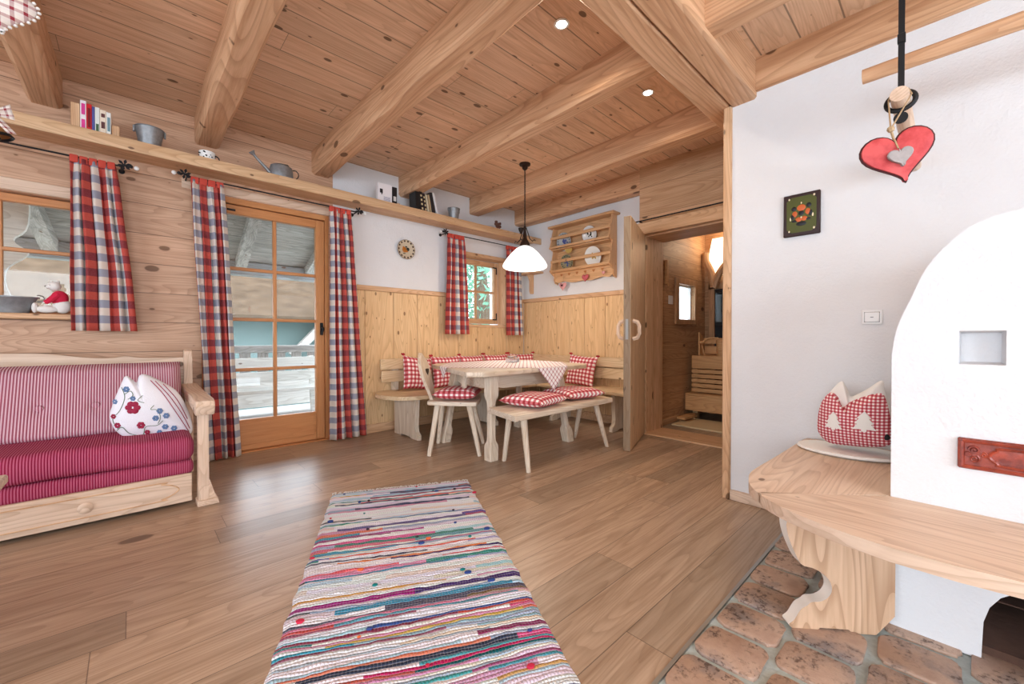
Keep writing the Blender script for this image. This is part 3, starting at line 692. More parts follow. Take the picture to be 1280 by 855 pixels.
# back cushion with pressed buttons
btn = [at(49, 511, 1, 3.60), at(120, 506, 1, 3.60), at(-60, 520, 1, 3.60)]
m = MB()
def bk(u, v):
    x = SX0+(.255-SX0)*u; ex = min(1, (1-u)*(.255-SX0)/.06); ev = min(1, v/.12, (1-v)/.10)
    th = (1-(1-ex)**2)**.5*(1-(1-max(0, ev))**2)**.5
    y = 3.545+.20*v; z = .40+.43*v
    y += .05 - .10*th
    for b in btn: 
        d = math.hypot(x-b.x, z-b.z); y += .024*math.exp(-(d/.035)**2)
    return Vector((x, y, z))
m.grid(bk, 150, 30); m.fin('back_cushion', BACKM, t, world=True, ang=80)
for b in btn:
    m = MB(); m.lathe([(0, -.004), (.020, 0), (.016, .009), (0, .012)], (b.x, 3.495+.20*(b.z-.4)/.43+.018, b.z), 12, M=Matrix.Rotation(PI/2, 4, 'X')); m.fin('button', BACKM, t, world=True)
m = MB()
top = bez([(-2.0, .84, 0), (-1.4, .87, 0), (-.9, .915, 0), (-.59, .905, 0), (-.40, .898, 0), (-.22, .868, 0), (-.10, .862, 0), (-.03, .872, 0), (.06, .858, 0), (.29, .855, 0)], 6)
m.prism([(p.x, p.y) for p in top]+[(.29, .05), (-2.0, .05)], 'Y', 3.93, 3.965, bev=.004); m.fin('back_panel', Wd('pale', 'X'), t, world=True)
m = MB()
m.prism([(3.86, 0), (3.985, 0), (3.985, .85), (3.975, .90), (3.94, .915), (3.915, .90), (3.905, .86), (3.90, .70), (3.87, .60)], 'X', .285, .335, bev=.004)
m.fin('back_post', Wd('pale', 'Z'), t, world=True)
m = MB(); m.prism([(3.03, .015), (3.10, .015), (3.10, .58), (3.045, .58), (3.045, .12), (3.03, .09)], 'X', .285, .337, bev=.004)
m.fin('front_post', Wd('pale', 'Z'), t, world=True)
m = MB(); m.hexa([(.278, 3.015, .0), (.385, 3.015, .0), (.385, 3.12, 0), (.278, 3.12, 0), (.278, 3.015, .035), (.378, 3.02, .035), (.378, 3.12, .035), (.278, 3.12, .035)], .004)
m.hexa([(.336, 3.032, .03), (.372, 3.032, .03), (.372, 3.098, .03), (.336, 3.098, .03), (.336, 3.032, .15), (.339, 3.032, .15), (.339, 3.098, .15), (.336, 3.098, .15)]); m.fin('foot', Wd('pale', 'Y'), t, world=True)
m = MB()
m.prism([(2.985, .565), (2.975, .60), (2.99, .628), (3.03, .638), (3.5, .640), (3.90, .66), (3.90, .615), (3.5, .59), (3.08, .57), (3.03, .545), (3.0, .545)], 'X', .268, .362, bev=.008, seg=2)
m.fin('armrest', Wd('pale', 'Y'), t, world=True)
# ---- embroidered pillow
px2 = lambda x, y, Y_=3.36: at(x, y, 1, Y_)
ol = [(137, 522), (141, 505), (150, 483), (157, 470), (166, 475), (171, 478), (174, 470), (182, 468), (200, 476), (222, 490), (236, 515), (240, 541), (215, 545), (180, 548), (158, 547), (144, 538)]
OL = [px2(*q) for q in ol]; cx = sum(p.x for p in OL)/len(OL); zc = sum(p.z for p in OL)/len(OL)
m, hg = puff([(p.x-cx, p.z-zc) for p in OL], .15, 9)
t = thing('embroidered_pillow', 'white pillow embroidered with flowers and red stripes on the sofa', 'pillow', (cx, 3.37, zc))
LINEN = plain('white_linen', srgb(232, 230, 236), .9, bump=.35, bs=160)
m.fin('pillow_body', LINEN, t, ang=80)
def emb(name, mat, draw):
    m = MB(); draw(m); m.fin(name, mat, t)
def sp(x, y):
    p = px2(x, y, 3.36); x_, z_ = p.x-cx, p.z-zc; return Vector((x_, -hg(x_, z_)-.003, z_))
def flower(m, x, y, r, n=6):
    for k in range(n):
        a = 2*PI*k/n; p = sp(x+r*.6*math.cos(a)*1.1, y+r*.6*math.sin(a)); m.ball(p, r*.0021, sc=(1, .25, 1), seg=8)
def line(m, pts, w=.0018):
    m.tube([sp(p.x, p.y) for p in bez([(a, b, 0) for a, b in pts], 5)], w, 5)
VIN, BLU, GRN = plain('wine_thread', srgb(150, 28, 62), .7), plain('blue_thread', srgb(96, 122, 160), .7), plain('green_thread', srgb(104, 122, 98), .7)
for q in ((166, 508, 8), (176, 530, 4.5), (184, 539, 3), (147, 531, 3.5), (142, 520, 3)): emb('wine_flower', VIN, lambda m: flower(m, *q))
for q in ((194, 521, 3.6), (199, 512, 3.6), (207, 518, 3.6), (206, 532, 3.6), (217, 534, 3.6), (199, 539, 3), (158, 486, 3.6), (144, 502, 3), (166, 497, 3)): emb('blue_flower', BLU, lambda m: flower(m, *q))
for q in (((146, 538), (153, 533), (162, 541), (178, 543), (182, 532), (196, 530), (203, 524)), ((148, 536), (141, 524), (150, 512), (156, 496), (152, 484)), ((160, 498), (166, 493), (163, 488), (156, 492)), ((192, 505), (188, 510), (196, 511), (200, 520), (197, 528)), ((200, 540), (210, 543), (222, 539)), ((178, 493), (172, 499), (180, 502))): emb('green_tendril', GRN, lambda m: line(m, q))
for q in (((188, 475), (204, 492), (222, 518), (236, 539)), ((194, 476), (212, 495), (228, 518), (237, 535)), ((204, 480), (221, 499), (234, 523))): emb('red_stripe', VIN, lambda m: line(m, q, .0022))
# ---- corner of the coffee table
t = thing('coffee_table', 'corner of a pale wooden coffee table at the left edge', 'table', (-.8, 1.95, 0))
m = MB(); m.box(-1.35, 1.75, .468, -.335, 2.36, .50, .006); m.fin('tabletop', PXm, t, world=True)
for x, y in ((-1.28, 1.82), (-.56, 1.82), (-1.28, 2.2), (-.56, 2.2)):
    m = MB(); m.box(x-.03, y-.03, 0, x+.03, y+.03, .468, .004); m.fin('leg', PZ, t, world=True)

# ---- corner bench
t = thing('corner_bench', 'pale L-shaped corner bench along the panelled walls of the dining nook', 'bench', (3.8, 3.9, 0))
bw = Wd('warm', 'X', None, light_=srgb(230, 206, 170), dark_=srgb(208, 174, 134)); bwy = Wd('warm', 'Y', None, light_=srgb(230, 206, 170), dark_=srgb(208, 174, 134))
m = MB(); o_ = bez([(1.93, 4.13, 0), (1.83, 4.03, 0), (1.79, 3.88, 0), (1.81, 3.70, 0), (1.90, 3.56, 0), (2.05, 3.50, 0), (2.2, 3.49, 0)], 5)
m.prism([(p.x, p.y) for p in o_]+[(3.66, 3.49), (4.09, 3.9), (4.09, 4.13)], 'Z', .40, .437, bev=.006, seg=2); m.fin('seat', bw, t, world=True)
m = MB(); m.prism([(3.66, 2.26), (4.09, 2.26), (4.09, 3.9), (3.66, 3.485)], 'Z', .40, .437, bev=.006, seg=2); m.fin('seat', bwy, t, world=True)
for z0, z1, x0 in ((.662, .776, 1.92), (.528, .65, 1.93)):
    m = MB(); m.box(x0, 4.085, z0, 4.10, 4.112, z1, .004); m.fin('back_board', bw, t, world=True)
    m = MB(); m.box(4.045, 2.26, z0, 4.07, 4.08, z1, .004); m.fin('back_board', bwy, t, world=True)
for x in (2.10, 2.9, 3.7):
    m = MB(); m.box(x-.035, 4.108, .437, x+.035, 4.15, .77, .003); m.fin('back_post', PZ, t, world=True)
for y in (2.42, 3.2):
    m = MB(); m.box(4.065, y-.03, .437, 4.11, y+.03, .77, .003); m.fin('back_post', PZ, t, world=True)
def panel_leg(horiz, pos, a0, a1):
    m = MB(); w = a1-a0; f = [(0, .0), (.0, .045), (.05, .075), (.06, .13), (.03, .40), (w, .40), (w, 0), (w*.72, 0), (w*.66, .02), (w*.34, .02), (w*.28, 0)]
    if horiz == 'X': m.prism([(a0+p[0], p[1]) for p in f], 'X', pos-.022, pos+.022, bev=.004)
    else: m.prism([(a0+p[0], p[1]) for p in f], 'Y', pos-.022, pos+.022, bev=.004)
    m.fin('panel_leg', PZ, t, world=True)
for x in (2.05, 3.05): panel_leg('X', x, 3.52, 4.0)
for y in (2.45, 3.3): panel_leg('Y', y, 3.72, 4.09)
# ---- gingham cushions
def tie_bm(x, y):
    m = MB()
    for a in (-.5, .5): m.ball((x+a*.022, y+.012+abs(a)*.01, 0), .012, sc=(1.3, .9, .6), seg=8)
    m.tube([(x, y, 0), (x+.008, y+.03, .004)], .0035, 6); m.tube([(x, y, 0), (x-.012, y+.028, -.003)], .0035, 6); return m
t = thing('gingham_cushion', 'red gingham cushion leaning upright near the free end of the corner bench', 'cushion', (2.27, 3.93, .62), group='red gingham cushions on the corner bench')
cushion_bm(.38, .36, .11).fin('cushion_body', GING, t, ang=80)
for sx in (-1, 1): tie_bm(sx*.185, .175).fin('corner_tie', REDFAB, t)
t.rotation_euler = (math.radians(76), math.radians(8), math.radians(6)); c0 = t
for x, lab, rz in ((2.655, 'red gingham cushion seen between the chair back and the table', -4), (3.035, 'red gingham cushion peeking over the left half of the table', 3), (3.42, 'red gingham cushion peeking over the table just left of the glass dish', -3), (3.86, 'red gingham cushion peeking over the table in the corner of the nook', -20)):
    dup(c0, (x, 3.945, .615), (math.radians(78), 0, math.radians(rz)), lab)
dup(c0, (3.90, 2.98, .615), (math.radians(76), math.radians(4), math.radians(-84)), 'red gingham cushion leaning on the bench back near the open door')
t = thing('seat_pad', 'puffy red gingham pad on the seat of the carved chair', 'cushion', (2.13, 2.99, .515), math.radians(-47))
cushion_bm(.38, .38, .10, off=(.01, .0)).fin('cushion_body', GING, t, ang=80)
t = thing('bench_cushion', 'red gingham cushion lying on the near left end of the low bench', 'cushion', (2.36, 2.27, .512), math.radians(12), 'gingham cushions on the low bench')
cushion_bm(.44, .40, .095).fin('cushion_body', GING, t, ang=80)
dup(t, (2.93, 2.33, .508), (0, 0, math.radians(-9)), 'red gingham cushion lying on the far right half of the low bench')
# ---- low bench
t = thing('low_bench', 'backless pale wooden bench with splayed legs in front of the table', 'bench', (2.6, 2.26, 0))
m = MB(); m.prism([(1.94, 2.05), (3.20, 2.09), (3.27, 2.44), (2.03, 2.45)], 'Z', .415, .458, bev=.006, seg=2); m.fin('seat', PXm, t, world=True)
for bx, by, tx, ty in ((2.155, 2.13, 2.13, 2.16), (2.215, 2.47, 2.20, 2.38), (3.205, 2.149, 3.06, 2.18), (3.25, 2.56, 3.12, 2.38)):
    m = MB(); m.tube([(bx, by, 0), (tx, ty, .418)], [.018, .026], 8); m.fin('leg', PZ, t, world=True, ang=25)
# ---- chair
t = thing('carved_chair', 'pale wooden farmhouse chair with a carved board back at the table end', 'chair', (2.14, 3.01, 0), math.radians(-43))
m = MB(); m.prism([(p.x, p.y) for p in bez([(-.235, -.15, 0), (-.24, 0, 0), (-.235, .15, 0), (-.20, .19, 0), (.14, .225, 0), (.19, .20, 0), (.20, 0, 0), (.19, -.20, 0), (.14, -.225, 0), (-.20, -.19, 0), (-.235, -.15, 0)], 4)][:-1], 'Z', .425, .458, bev=.008, seg=2); m.fin('seat', PXm, t)
for sx, sy in ((1, 1), (1, -1), (-1, 1), (-1, -1)):
    m = MB(); m.tube([(sx*.215, sy*.215, 0), (sx*.135 - .02, sy*.13, .43)], [.018, .027], 8); m.fin('leg', PZ, t, ang=25)
m = MB()
hw = [(-.07, 0), (-.075, .05), (-.11, .12), (-.15, .20), (-.165, .28), (-.15, .34), (-.12, .375), (-.07, .40), (-.03, .43), (0, .44)]
prof = bez([(a, b, 0) for a, b in hw], 4); full = [(p.x, p.y) for p in prof]+[(-p.x, p.y) for p in prof[::-1][1:]]
A = [m.bm.verts.new((-.205-.27*z, y, .44+z*.97)) for y, z in full]; B = [m.bm.verts.new((-.232-.27*z, y, .44+z*.97)) for y, z in full]; n = len(full)
m.bm.faces.new(A); m.bm.faces.new(B[::-1])
for i in range(n): m.bm.faces.new((A[i], B[i], B[(i+1) % n], A[(i+1) % n]))
bb = m.fin('backrest', PZ, t)
m = MB(); hp = heart_pts(.07); m.prism([(y, z+.70) for y, z in hp], 'X', -.29, -.265); m.fin('painted_cutout', plain('painted_hollow_shade', (.05, .03, .02, 1), .9), bb)  # solid dark heart on the board; the hole's shade is put in as colour
# ---- dining table
t = thing('dining_table', 'large pale wooden dining table with cut corners in the nook', 'table', (2.67, 2.95, 0))
TOP = [(1.935, 2.385), (3.24, 2.41), (3.36, 2.50), (3.38, 3.46), (3.28, 3.56), (2.27, 3.56), (2.14, 3.44), (1.835, 2.47)]
m = MB(); m.prism(TOP, 'Z', .706, .743, bev=.005, seg=2); m.fin('tabletop', PXm, t, world=True)
LEGS = [((2.151, 2.557), (2.19, 2.60)), ((3.105, 2.53), (3.03, 2.62)), ((3.197, 3.323), (3.11, 3.22)), ((2.207, 3.319), (2.28, 3.21))]
for (bx, by), (tx, ty) in LEGS:
    m = MB(); rings = []
    for z, w in ((0, .085), (.10, .09), (.125, .084), (.155, .066), (.19, .062), (.44, .062), (.475, .066), (.52, .092), (.705, .092)):
        q = z/.705; x, y = bx+(tx-bx)*q, by+(ty-by)*q; h = w/2; c = .007 if w > .08 else .014
        rings.append([m.bm.verts.new((x+a, y+b, z)) for a, b in ((h, h-c), (h-c, h), (c-h, h), (-h, h-c), (-h, c-h), (c-h, -h), (h-c, -h), (h, c-h))])
    for A, B in zip(rings, rings[1:]):
        for k in range(8): m.bm.faces.new((A[k], A[(k+1) % 8], B[(k+1) % 8], B[k]))
    m.bm.faces.new(rings[0][::-1]); m.bm.faces.new(rings[-1]); m.fin('leg', PZ, t, world=True, ang=28)
def apron(a, b, curve=.0):
    m = MB(); a, b = Vector((*a, 0)), Vector((*b, 0)); d = (b-a); L = d.length; d.normalize(); nn = Vector((-d.y, d.x, 0))*.012
    P = [(0, .706), (L, .706), (L, .60), (L*.85, .575), (L*.15, .575), (0, .60)]
    A = [m.bm.verts.new(a+d*s_+nn+Vector((0, 0, z))) for s_, z in P]; B = [m.bm.verts.new(a+d*s_-nn+Vector((0, 0, z))) for s_, z in P]
    m.bm.faces.new(A); m.bm.faces.new(B[::-1])
    for i in range(6): m.bm.faces.new((A[i], B[i], B[(i+1) % 6], A[(i+1) % 6]))
    bmesh.ops.recalc_face_normals(m.bm, faces=m.bm.faces); m.fin('apron', PXm, t, world=True)
apron((2.19, 2.60), (3.03, 2.62)); apron((3.03, 2.62), (3.11, 3.22)); apron((3.11, 3.22), (2.28, 3.21)); apron((2.28, 3.21), (2.17, 2.60))
m = MB(); m.beam((2.10, 2.86, .57), (2.09, 2.85, .706), .045, .03, .004); m.fin('drawer_runner', PZ, t, world=True)
# tablecloth
def cloth_pt(u, v):
    c, h = Vector((2.73, 3.02)), .83
    p = c + Vector((u+v-1, v-u))*h; z = .7465
    for (nx, ny, d) in EDGE:
        s_ = nx*p.x+ny*p.y-d
        if s_ > 0: p = p-Vector((nx, ny))*(s_-.008-.012*min(1, s_*9)); z -= s_
    return Vector((p.x, p.y, z))
EDGE = []
for i in (0, 3, 5, 6):
    j = {0: (7, 0), 3: (3, 2), 5: (5, 4), 6: (6, 7)}[i]
for a, b in ((TOP[0], TOP[1]), (TOP[2], TOP[3]), (TOP[4], TOP[5]), (TOP[6], TOP[7])):
    dx, dy = b[0]-a[0], b[1]-a[1]; L = math.hypot(dx, dy); nx, ny = dy/L, -dx/L
    EDGE.append((nx, ny, nx*a[0]+ny*a[1]))
m = MB(); m.grid(cloth_pt, 110, 110, uvf=lambda u, v: (u*1.17, v*1.17))
o = m.fin('tablecloth', CLOTH, ang=180); sd = o.modifiers.new('thick', 'SOLIDIFY'); sd.thickness = .0015
tag(o, 'small white cloth with fine red lines laid cornerwise on the dining table', 'tablecloth')
def clear_glass():
    k = NT('clear_glass'); k.b.inputs['Transmission Weight'].default_value = .85; return k.done((.9, .93, .95, 1), .08, .5)
t = thing('glass_dish', 'small glass dish with a lid and a candle on the tablecloth', 'dish', (2.90, 3.10, .748), math.radians(20))
m = MB(); m.prism([(-.07, -.045), (.07, -.045), (.08, 0), (.07, .045), (-.07, .045), (-.08, 0)], 'Z', 0, .045, bev=.006); m.fin('dish', clear_glass(), t)
m = MB(); m.prism([(-.05, -.03), (.05, -.03), (.055, 0), (.05, .03), (-.05, .03), (-.055, 0)], 'Z', .05, .072, bev=.008); m.fin('lid', clear_glass(), t)
m = MB(); m.lathe([(0, .046), (.03, .046), (.03, .052), (0, .052)], seg=16); m.fin('candle', plain('orange_wax', srgb(220, 150, 100), .5), t)

# ---- rag rug
def rug_mat():
    k = NT('rag_weave'); uv = k.xyz('UV'); W_ = .0125
    nv = k.noise(k.comb(k.math('MULTIPLY', uv[0], 3.0), k.math('MULTIPLY', uv[1], 9.), 0.0), 1.0, 2)
    v = k.math('ADD', uv[1], k.math('MULTIPLY', nv, .05)); row0 = k.math('FLOOR', k.math('DIVIDE', v, W_)); pr_ = k.math('GREATER_THAN', k.white(k.comb(k.math('FLOOR', k.math('DIVIDE', row0, 2.0)), 4.0, 1.0))[0], .45)
    row = k.math('ADD', k.math('MULTIPLY', pr_, k.math('FLOOR', k.math('DIVIDE', row0, 2.0))), k.math('MULTIPLY', k.math('SUBTRACT', 1.0, pr_), k.math('ADD', row0, .5)))
    rr_ = k.white(k.comb(row, 1.0, 0.0))[0]
    seg = k.math('FLOOR', k.math('ADD', k.math('MULTIPLY', uv[0], 1.5), k.math('MULTIPLY', rr_, 7.0)))
    c = k.white(k.comb(row, seg, 2.0))[0]; c2 = k.white(k.comb(row, seg, 9.0))[1]
    cols = [(0, (244, 244, 250)), (.36, (176, 214, 234)), (.43, (232, 216, 236)), (.49, (216, 150, 184)), (.53, (60, 150, 176)), (.57, (160, 180, 212)), (.63, (198, 36, 74)), (.665, (238, 222, 212)), (.73, (46, 78, 150)), (.755, (160, 40, 110)), (.80, (30, 42, 66)), (.845, (212, 166, 80)), (.87, (228, 96, 62)), (.905, (20, 128, 130)), (.94, (120, 60, 76)), (.97, (226, 92, 140))]
    col = k.ramp(c, [(p, srgb(*q)) for p, q in cols], 'CONSTANT')
    col = k.mix(.12, col, c2)
    warp = k.math('FRACT', k.math('ADD', k.math('DIVIDE', uv[0], .011), k.math('MULTIPLY', row, .5)))
    fr = k.math('FRACT', k.math('DIVIDE', v, W_)); e = k.math('MULTIPLY', k.math('SINE', k.math('MULTIPLY', fr, PI)), k.math('POWER', k.math('SINE', k.math('MULTIPLY', warp, PI)), .5))
    th = k.math('LESS_THAN', e, .32); col = k.mix(k.math('MULTIPLY', th, .22), col, srgb(236, 232, 240)) ; k.bump(e, .9, .006)
    return k.done(col, .95, .1)
rc = Vector((1.315, 2.47, 0)); rdir = Vector((-.442, -.897, 0)); LR, WR = 2.35, .875
t = thing('rag_rug', 'multicoloured striped rag rug with a white fringe on the wooden floor', 'rug', tuple(rc+rdir*LR/2), math.atan2(-rdir.x, rdir.y)+PI)
m = MB()
def rp(u, v):
    y = (.5-v)*LR; e = .010*noise.noise(Vector((y*14, (1 if u > .5 else 0)*5, 0)))*(1 if u in (0, 1) else .3)
    z = .010+.0025*noise.noise(Vector((u*9, y*30, 3)))+.004*noise.noise(Vector((u*30, y*60, 7)))
    if u in (0, 1) or v in (0, 1): z = .001
    return Vector(((u-.5)*WR+e, y, z))
m.grid(rp, 40, 440, uvf=lambda u, v: (u*WR, v*LR), flip=True); m.fin('weave', rug_mat(), t, ang=180)
rd = random.Random(4); m = MB()
for i in range(58):
    x = (i+.5)/58*WR-WR/2
    for k in range(2): m.tube([(x+rd.uniform(-.004, .004), LR/2-.005, .006), (x+rd.uniform(-.008, .008), LR/2+.018, .008), (x+rd.uniform(-.015, .015), LR/2+rd.uniform(.03, .05), .003)], .0022, 4)
tag(m.fin('fringe', plain('white_yarn', srgb(232, 228, 226), .95), t), kind='stuff')
m = MB(); cl_ = []
for i in range(46):
    x, y = rd.uniform(-WR/2, WR/2), rd.uniform(-LR/2, LR/2)
    m.ball((x, y, .014), rd.uniform(.005, .012), mi=rd.randrange(5), seg=6, sc=(rd.uniform(.8, 1.8), 1, .7))
tag(m.fin('rag_knots', [plain('rag_%d' % i, srgb(*c), .95) for i, c in enumerate([(50, 70, 130), (196, 40, 70), (20, 120, 120), (60, 50, 60), (226, 110, 60)])], t), kind='stuff')

# ---- bench around the stove
t = thing('stove_bench', 'pale wooden bench with a rounded corner wrapped round the white stove', 'bench', (1.9, .3, 0))
m = MB()
e_ = bez([(XR-.002, .535, 0), (2.2, .545, 0), (1.95, .553, 0), (1.84, .55, 0), (1.755, .53, 0), (1.68, .50, 0), (1.60, .44, 0), (1.53, .35, 0), (1.475, .22, 0), (1.45, .10, 0)], 5)
m.prism([(p.x, p.y) for p in e_ if p.y > .452 or p.x > 1.7]+[(1.632, .462), (1.924, .136), (XR-.002, .136)], 'Z', .413, .451, bev=.008, seg=2); m.fin('seat', Wd('pale', 'X'), t, world=True)
m = MB(); m.prism([(1.924, .134), (1.632, .459)]+[(p.x, p.y) for p in e_ if p.y < .452 and p.x < 1.7]+[(1.450, -.02), (1.472, -.2), (1.50, -1.3), (1.926, -1.3)], 'Z', .413, .451, bev=.0); m.fin('seat', Wd('pale', 'Y'), t, world=True)
A2, B2 = Vector((1.67, .375)), Vector((1.9, .11)); U2 = (B2-A2).normalized(); N2 = Vector((-U2.y, U2.x))
sc_ = bez([(-.345, .413, 0), (-.372, .37, 0), (-.366, .32, 0), (-.345, .265, 0), (-.322, .225, 0), (-.29, .216, 0), (-.262, .202, 0), (-.236, .178, 0), (-.226, .145, 0), (-.238, .118, 0), (-.262, .102, 0), (-.29, .098, 0), (-.305, .085, 0), (-.325, .07, 0), (-.345, .035, 0), (-.362, .016, 0), (-.345, 0, 0)], 4)
P = [(p.x, p.y) for p in sc_]+[(-.276, 0), (-.263, .012), (-.172, .012), (-.160, 0), (-.087, 0), (-.03, .067), (-.03, .413)]
m = MB()
off = 0
A = [m.bm.verts.new((B2.x+U2.x*s_-N2.x*.022, B2.y+U2.y*s_-N2.y*.022, z)) for s_, z in P]; B = [m.bm.verts.new((B2.x+U2.x*s_+N2.x*.022, B2.y+U2.y*s_+N2.y*.022, z)) for s_, z in P]; n = len(P)
m.bm.faces.new(A); m.bm.faces.new(B[::-1])
for i in range(n): m.bm.faces.new((A[i], B[i], B[(i+1) % n], A[(i+1) % n])).material_index = 1
bmesh.ops.recalc_face_normals(m.bm, faces=m.bm.faces); m.fin('scrolled_leg', [Wd('pale', 'Z', None, light_=srgb(220, 186, 156), dark_=srgb(190, 152, 120), rings=.7), plain('white_painted_edge', srgb(240, 232, 222), .5)], t, world=True)  # edge faces get a whiter colour than the two broad faces
# ---- stove
t = thing('masonry_stove', 'rounded white plastered masonry stove behind the wooden bench', 'stove', (2.3, -.5, 0))
SXF = 1.926
outer = [(.136, 0), (.136, .95)]+[(p.x, p.y) for p in bez([(.136, .95, 0), (.122, 1.04, 0), (.087, 1.142, 0), (.055, 1.23, 0), (.014, 1.292, 0), (-.03, 1.34, 0), (-.07, 1.364, 0), (-.147, 1.382, 0), (-.4, 1.40, 0), (-.8, 1.38, 0), (-1.1, 1.2, 0), (-1.2, .9, 0)], 5)][1:]+[(-1.2, 0)]
arch = [(-.56, 0), (-.56, .12), (-.545, .19), (-.50, .25), (-.43, .29), (-.33, .30), (-.23, .287), (-.155, .249), (-.112, .21), (-.09, .17), (-.078, .12), (-.074, 0)]
loop = outer+arch; nich = [(-.02, .917), (-.117, .917), (-.117, 1.023), (-.02, 1.023)]
m = MB(); bm = m.bm
def mk(lp, x): return [bm.verts.new((x, a, b)) for a, b in lp]
V1 = mk(loop, SXF); V2 = mk(nich, SXF); E = []
for V in (V1, V2): E += [bm.edges.new((V[i], V[(i+1) % len(V)])) for i in range(len(V))]
bmesh.ops.triangle_fill(bm, edges=E, use_beauty=True, use_dissolve=False)
V3 = mk(loop, XR-.002); 
for i in range(len(loop)): bm.faces.new((V1[i], V1[(i+1) % len(V1)], V3[(i+1) % len(V1)], V3[i]))
V4 = mk([(a+(-.0685-a)*.12, b+(.97-b)*.12) for a, b in nich], SXF+.07)
for i in range(4): bm.faces.new((V2[i], V2[(i+1) % 4], V4[(i+1) % 4], V4[i]))
bm.faces.new(V4); bmesh.ops.recalc_face_normals(bm, faces=bm.faces)
m.fin('stove_body', PLASTER, t, world=True, ang=40)
m = MB(); m.box(2.66, -.6, .004, 2.7, -.05, .32); m.box(1.96, -.58, .004, 2.68, -.06, .03)
for i in range(4): m.box(2.2, -.56, .08+i*.05, 2.66, -.06, .085+i*.05)
m.fin('fire_arch_lining', plain('dark_brick', srgb(84, 58, 46), .9, bump=.6, bs=20, var=.4), t, world=True)  # dark grey-brown brick inside the arch
OX = NT('oxblood_glaze'); oc = OX.n('ShaderNodeTexCoord').outputs['Object']; oxn = OX.noise(oc, 30, 4, .6); OX.bump(oxn, .5, .004)
OXM = OX.done(OX.ramp(oxn, [(.4, srgb(120, 44, 32)), (.65, srgb(168, 70, 50))]), .28, .5)
m = MB(); m.box(SXF-.012, -.5, .59, SXF+.01, -.02, .686, .004)
ti = m.fin('relief_tile', OXM, t, world=True)
m = MB(); x = SXF-.014
m.tube([(x, -.03, .600), (x, -.49, .600)], .005, 6); m.tube([(x, -.03, .677), (x, -.49, .677)], .005, 6); m.tube([(x, -.03, .60), (x, -.03, .677)], .005, 6)
m.tube(bez([(x, -.40, .612), (x, -.13, .612), (x, -.10, .62), (x, -.085, .638), (x, -.10, .657), (x, -.13, .666), (x, -.40, .666)], 4), .005, 6)
for cy, cz, r_, s0 in ((-.055, .652, .013, 0), (-.055, .625, .012, 2), (-.075, .64, .008, 1), (-.042, .639, .007, 3)):
    m.tube([(x, cy+r_*(1-k/16)*math.cos(k*.7+s0), cz+r_*(1-k/16)*math.sin(k*.7+s0)) for k in range(16)], .0032, 6)
m.fin('scroll_relief', OXM, ti, world=True)
# ---- cushion with felt fir trees
FY = 2.50
q3 = lambda x, y: at(x, y, 0, 2.44)
ol = [(1022, 541), (1021, 525), (1024, 508), (1030, 497), (1038, 491), (1046, 497), (1053, 509), (1062, 503), (1080, 496), (1100, 492), (1106, 498), (1111, 515), (1114, 535), (1113, 556), (1090, 560), (1060, 558), (1035, 554)]
OLp = [q3(*q) for q in ol]; cy = sum(p.y for p in OLp)/len(OLp); cz = sum(p.z for p in OLp)/len(OLp)
t = thing('tree_cushion', 'small red gingham cushion with two white felt fir trees on the stove bench', 'cushion', (2.46, cy, cz), -PI/2)
m, hg = puff([(-(p.y-cy), p.z-cz) for p in OLp], .16, 9); m.fin('gingham_front', FINEG, t, ang=80)
ol = [(1022, 541), (1023, 515), (1034, 492), (1048, 478), (1054, 484), (1060, 497), (1078, 490), (1100, 477), (1104, 490), (1112, 515), (1116, 556), (1060, 556), (1032, 550)]
OLq = [q3(*q) for q in ol]
m, _ = puff([(-(p.y-cy), p.z-cz) for p in OLq], .11, 8); 
for v in m.bm.verts: v.co.y += .045
m.fin('cream_ears', FELT, t, ang=80)
for tx, ty, w_, h_ in ((1044, 524, 22, 27), (1082, 525, 26, 29)):
    c_ = q3(tx, ty); s_ = .00375*.75; m = MB(); pts = []
    for a, b in ((-.5, .42), (-.12, .38), (-.1, .5), (.1, .5), (.12, .38), (.5, .42), (.28, .12), (.4, .12), (.2, -.16), (.3, -.16), (.02, -.52), (-.3, -.16), (-.2, -.16), (-.4, .12), (-.28, .12)):
        pts.append((-(c_.y-cy)+a*w_*s_*1.1, (c_.z-cz)-b*h_*s_*1.1))
    A = [m.bm.verts.new((x, -hg(x, z)-.008, z)) for x, z in pts]; B = [m.bm.verts.new((x, -hg(x, z)+.012, z)) for x, z in pts]; m.bm.faces.new(A)
    for i in range(len(A)): m.bm.faces.new((A[i], B[i], B[(i+1) % len(A)], A[(i+1) % len(A)]))
    bmesh.ops.recalc_face_normals(m.bm, faces=m.bm.faces); m.fin('felt_tree', FELT, t)
c_ = q3(1108, 546); m = MB(); m.ball((-(c_.y-cy), -.03, c_.z-cz), .014, sc=(1, .6, 1)); m.fin('black_button', IRON, t)
m = MB(); m.lathe([(0, 0), (.185, 0), (.20, .008), (.195, .018), (0, .022)], (2.50, .33, .452), 32, sx=.72, sy=1.0); tag(m.fin('felt_pad', FELT), 'pale round pad lying under the fir tree cushion on the bench', 'pad')

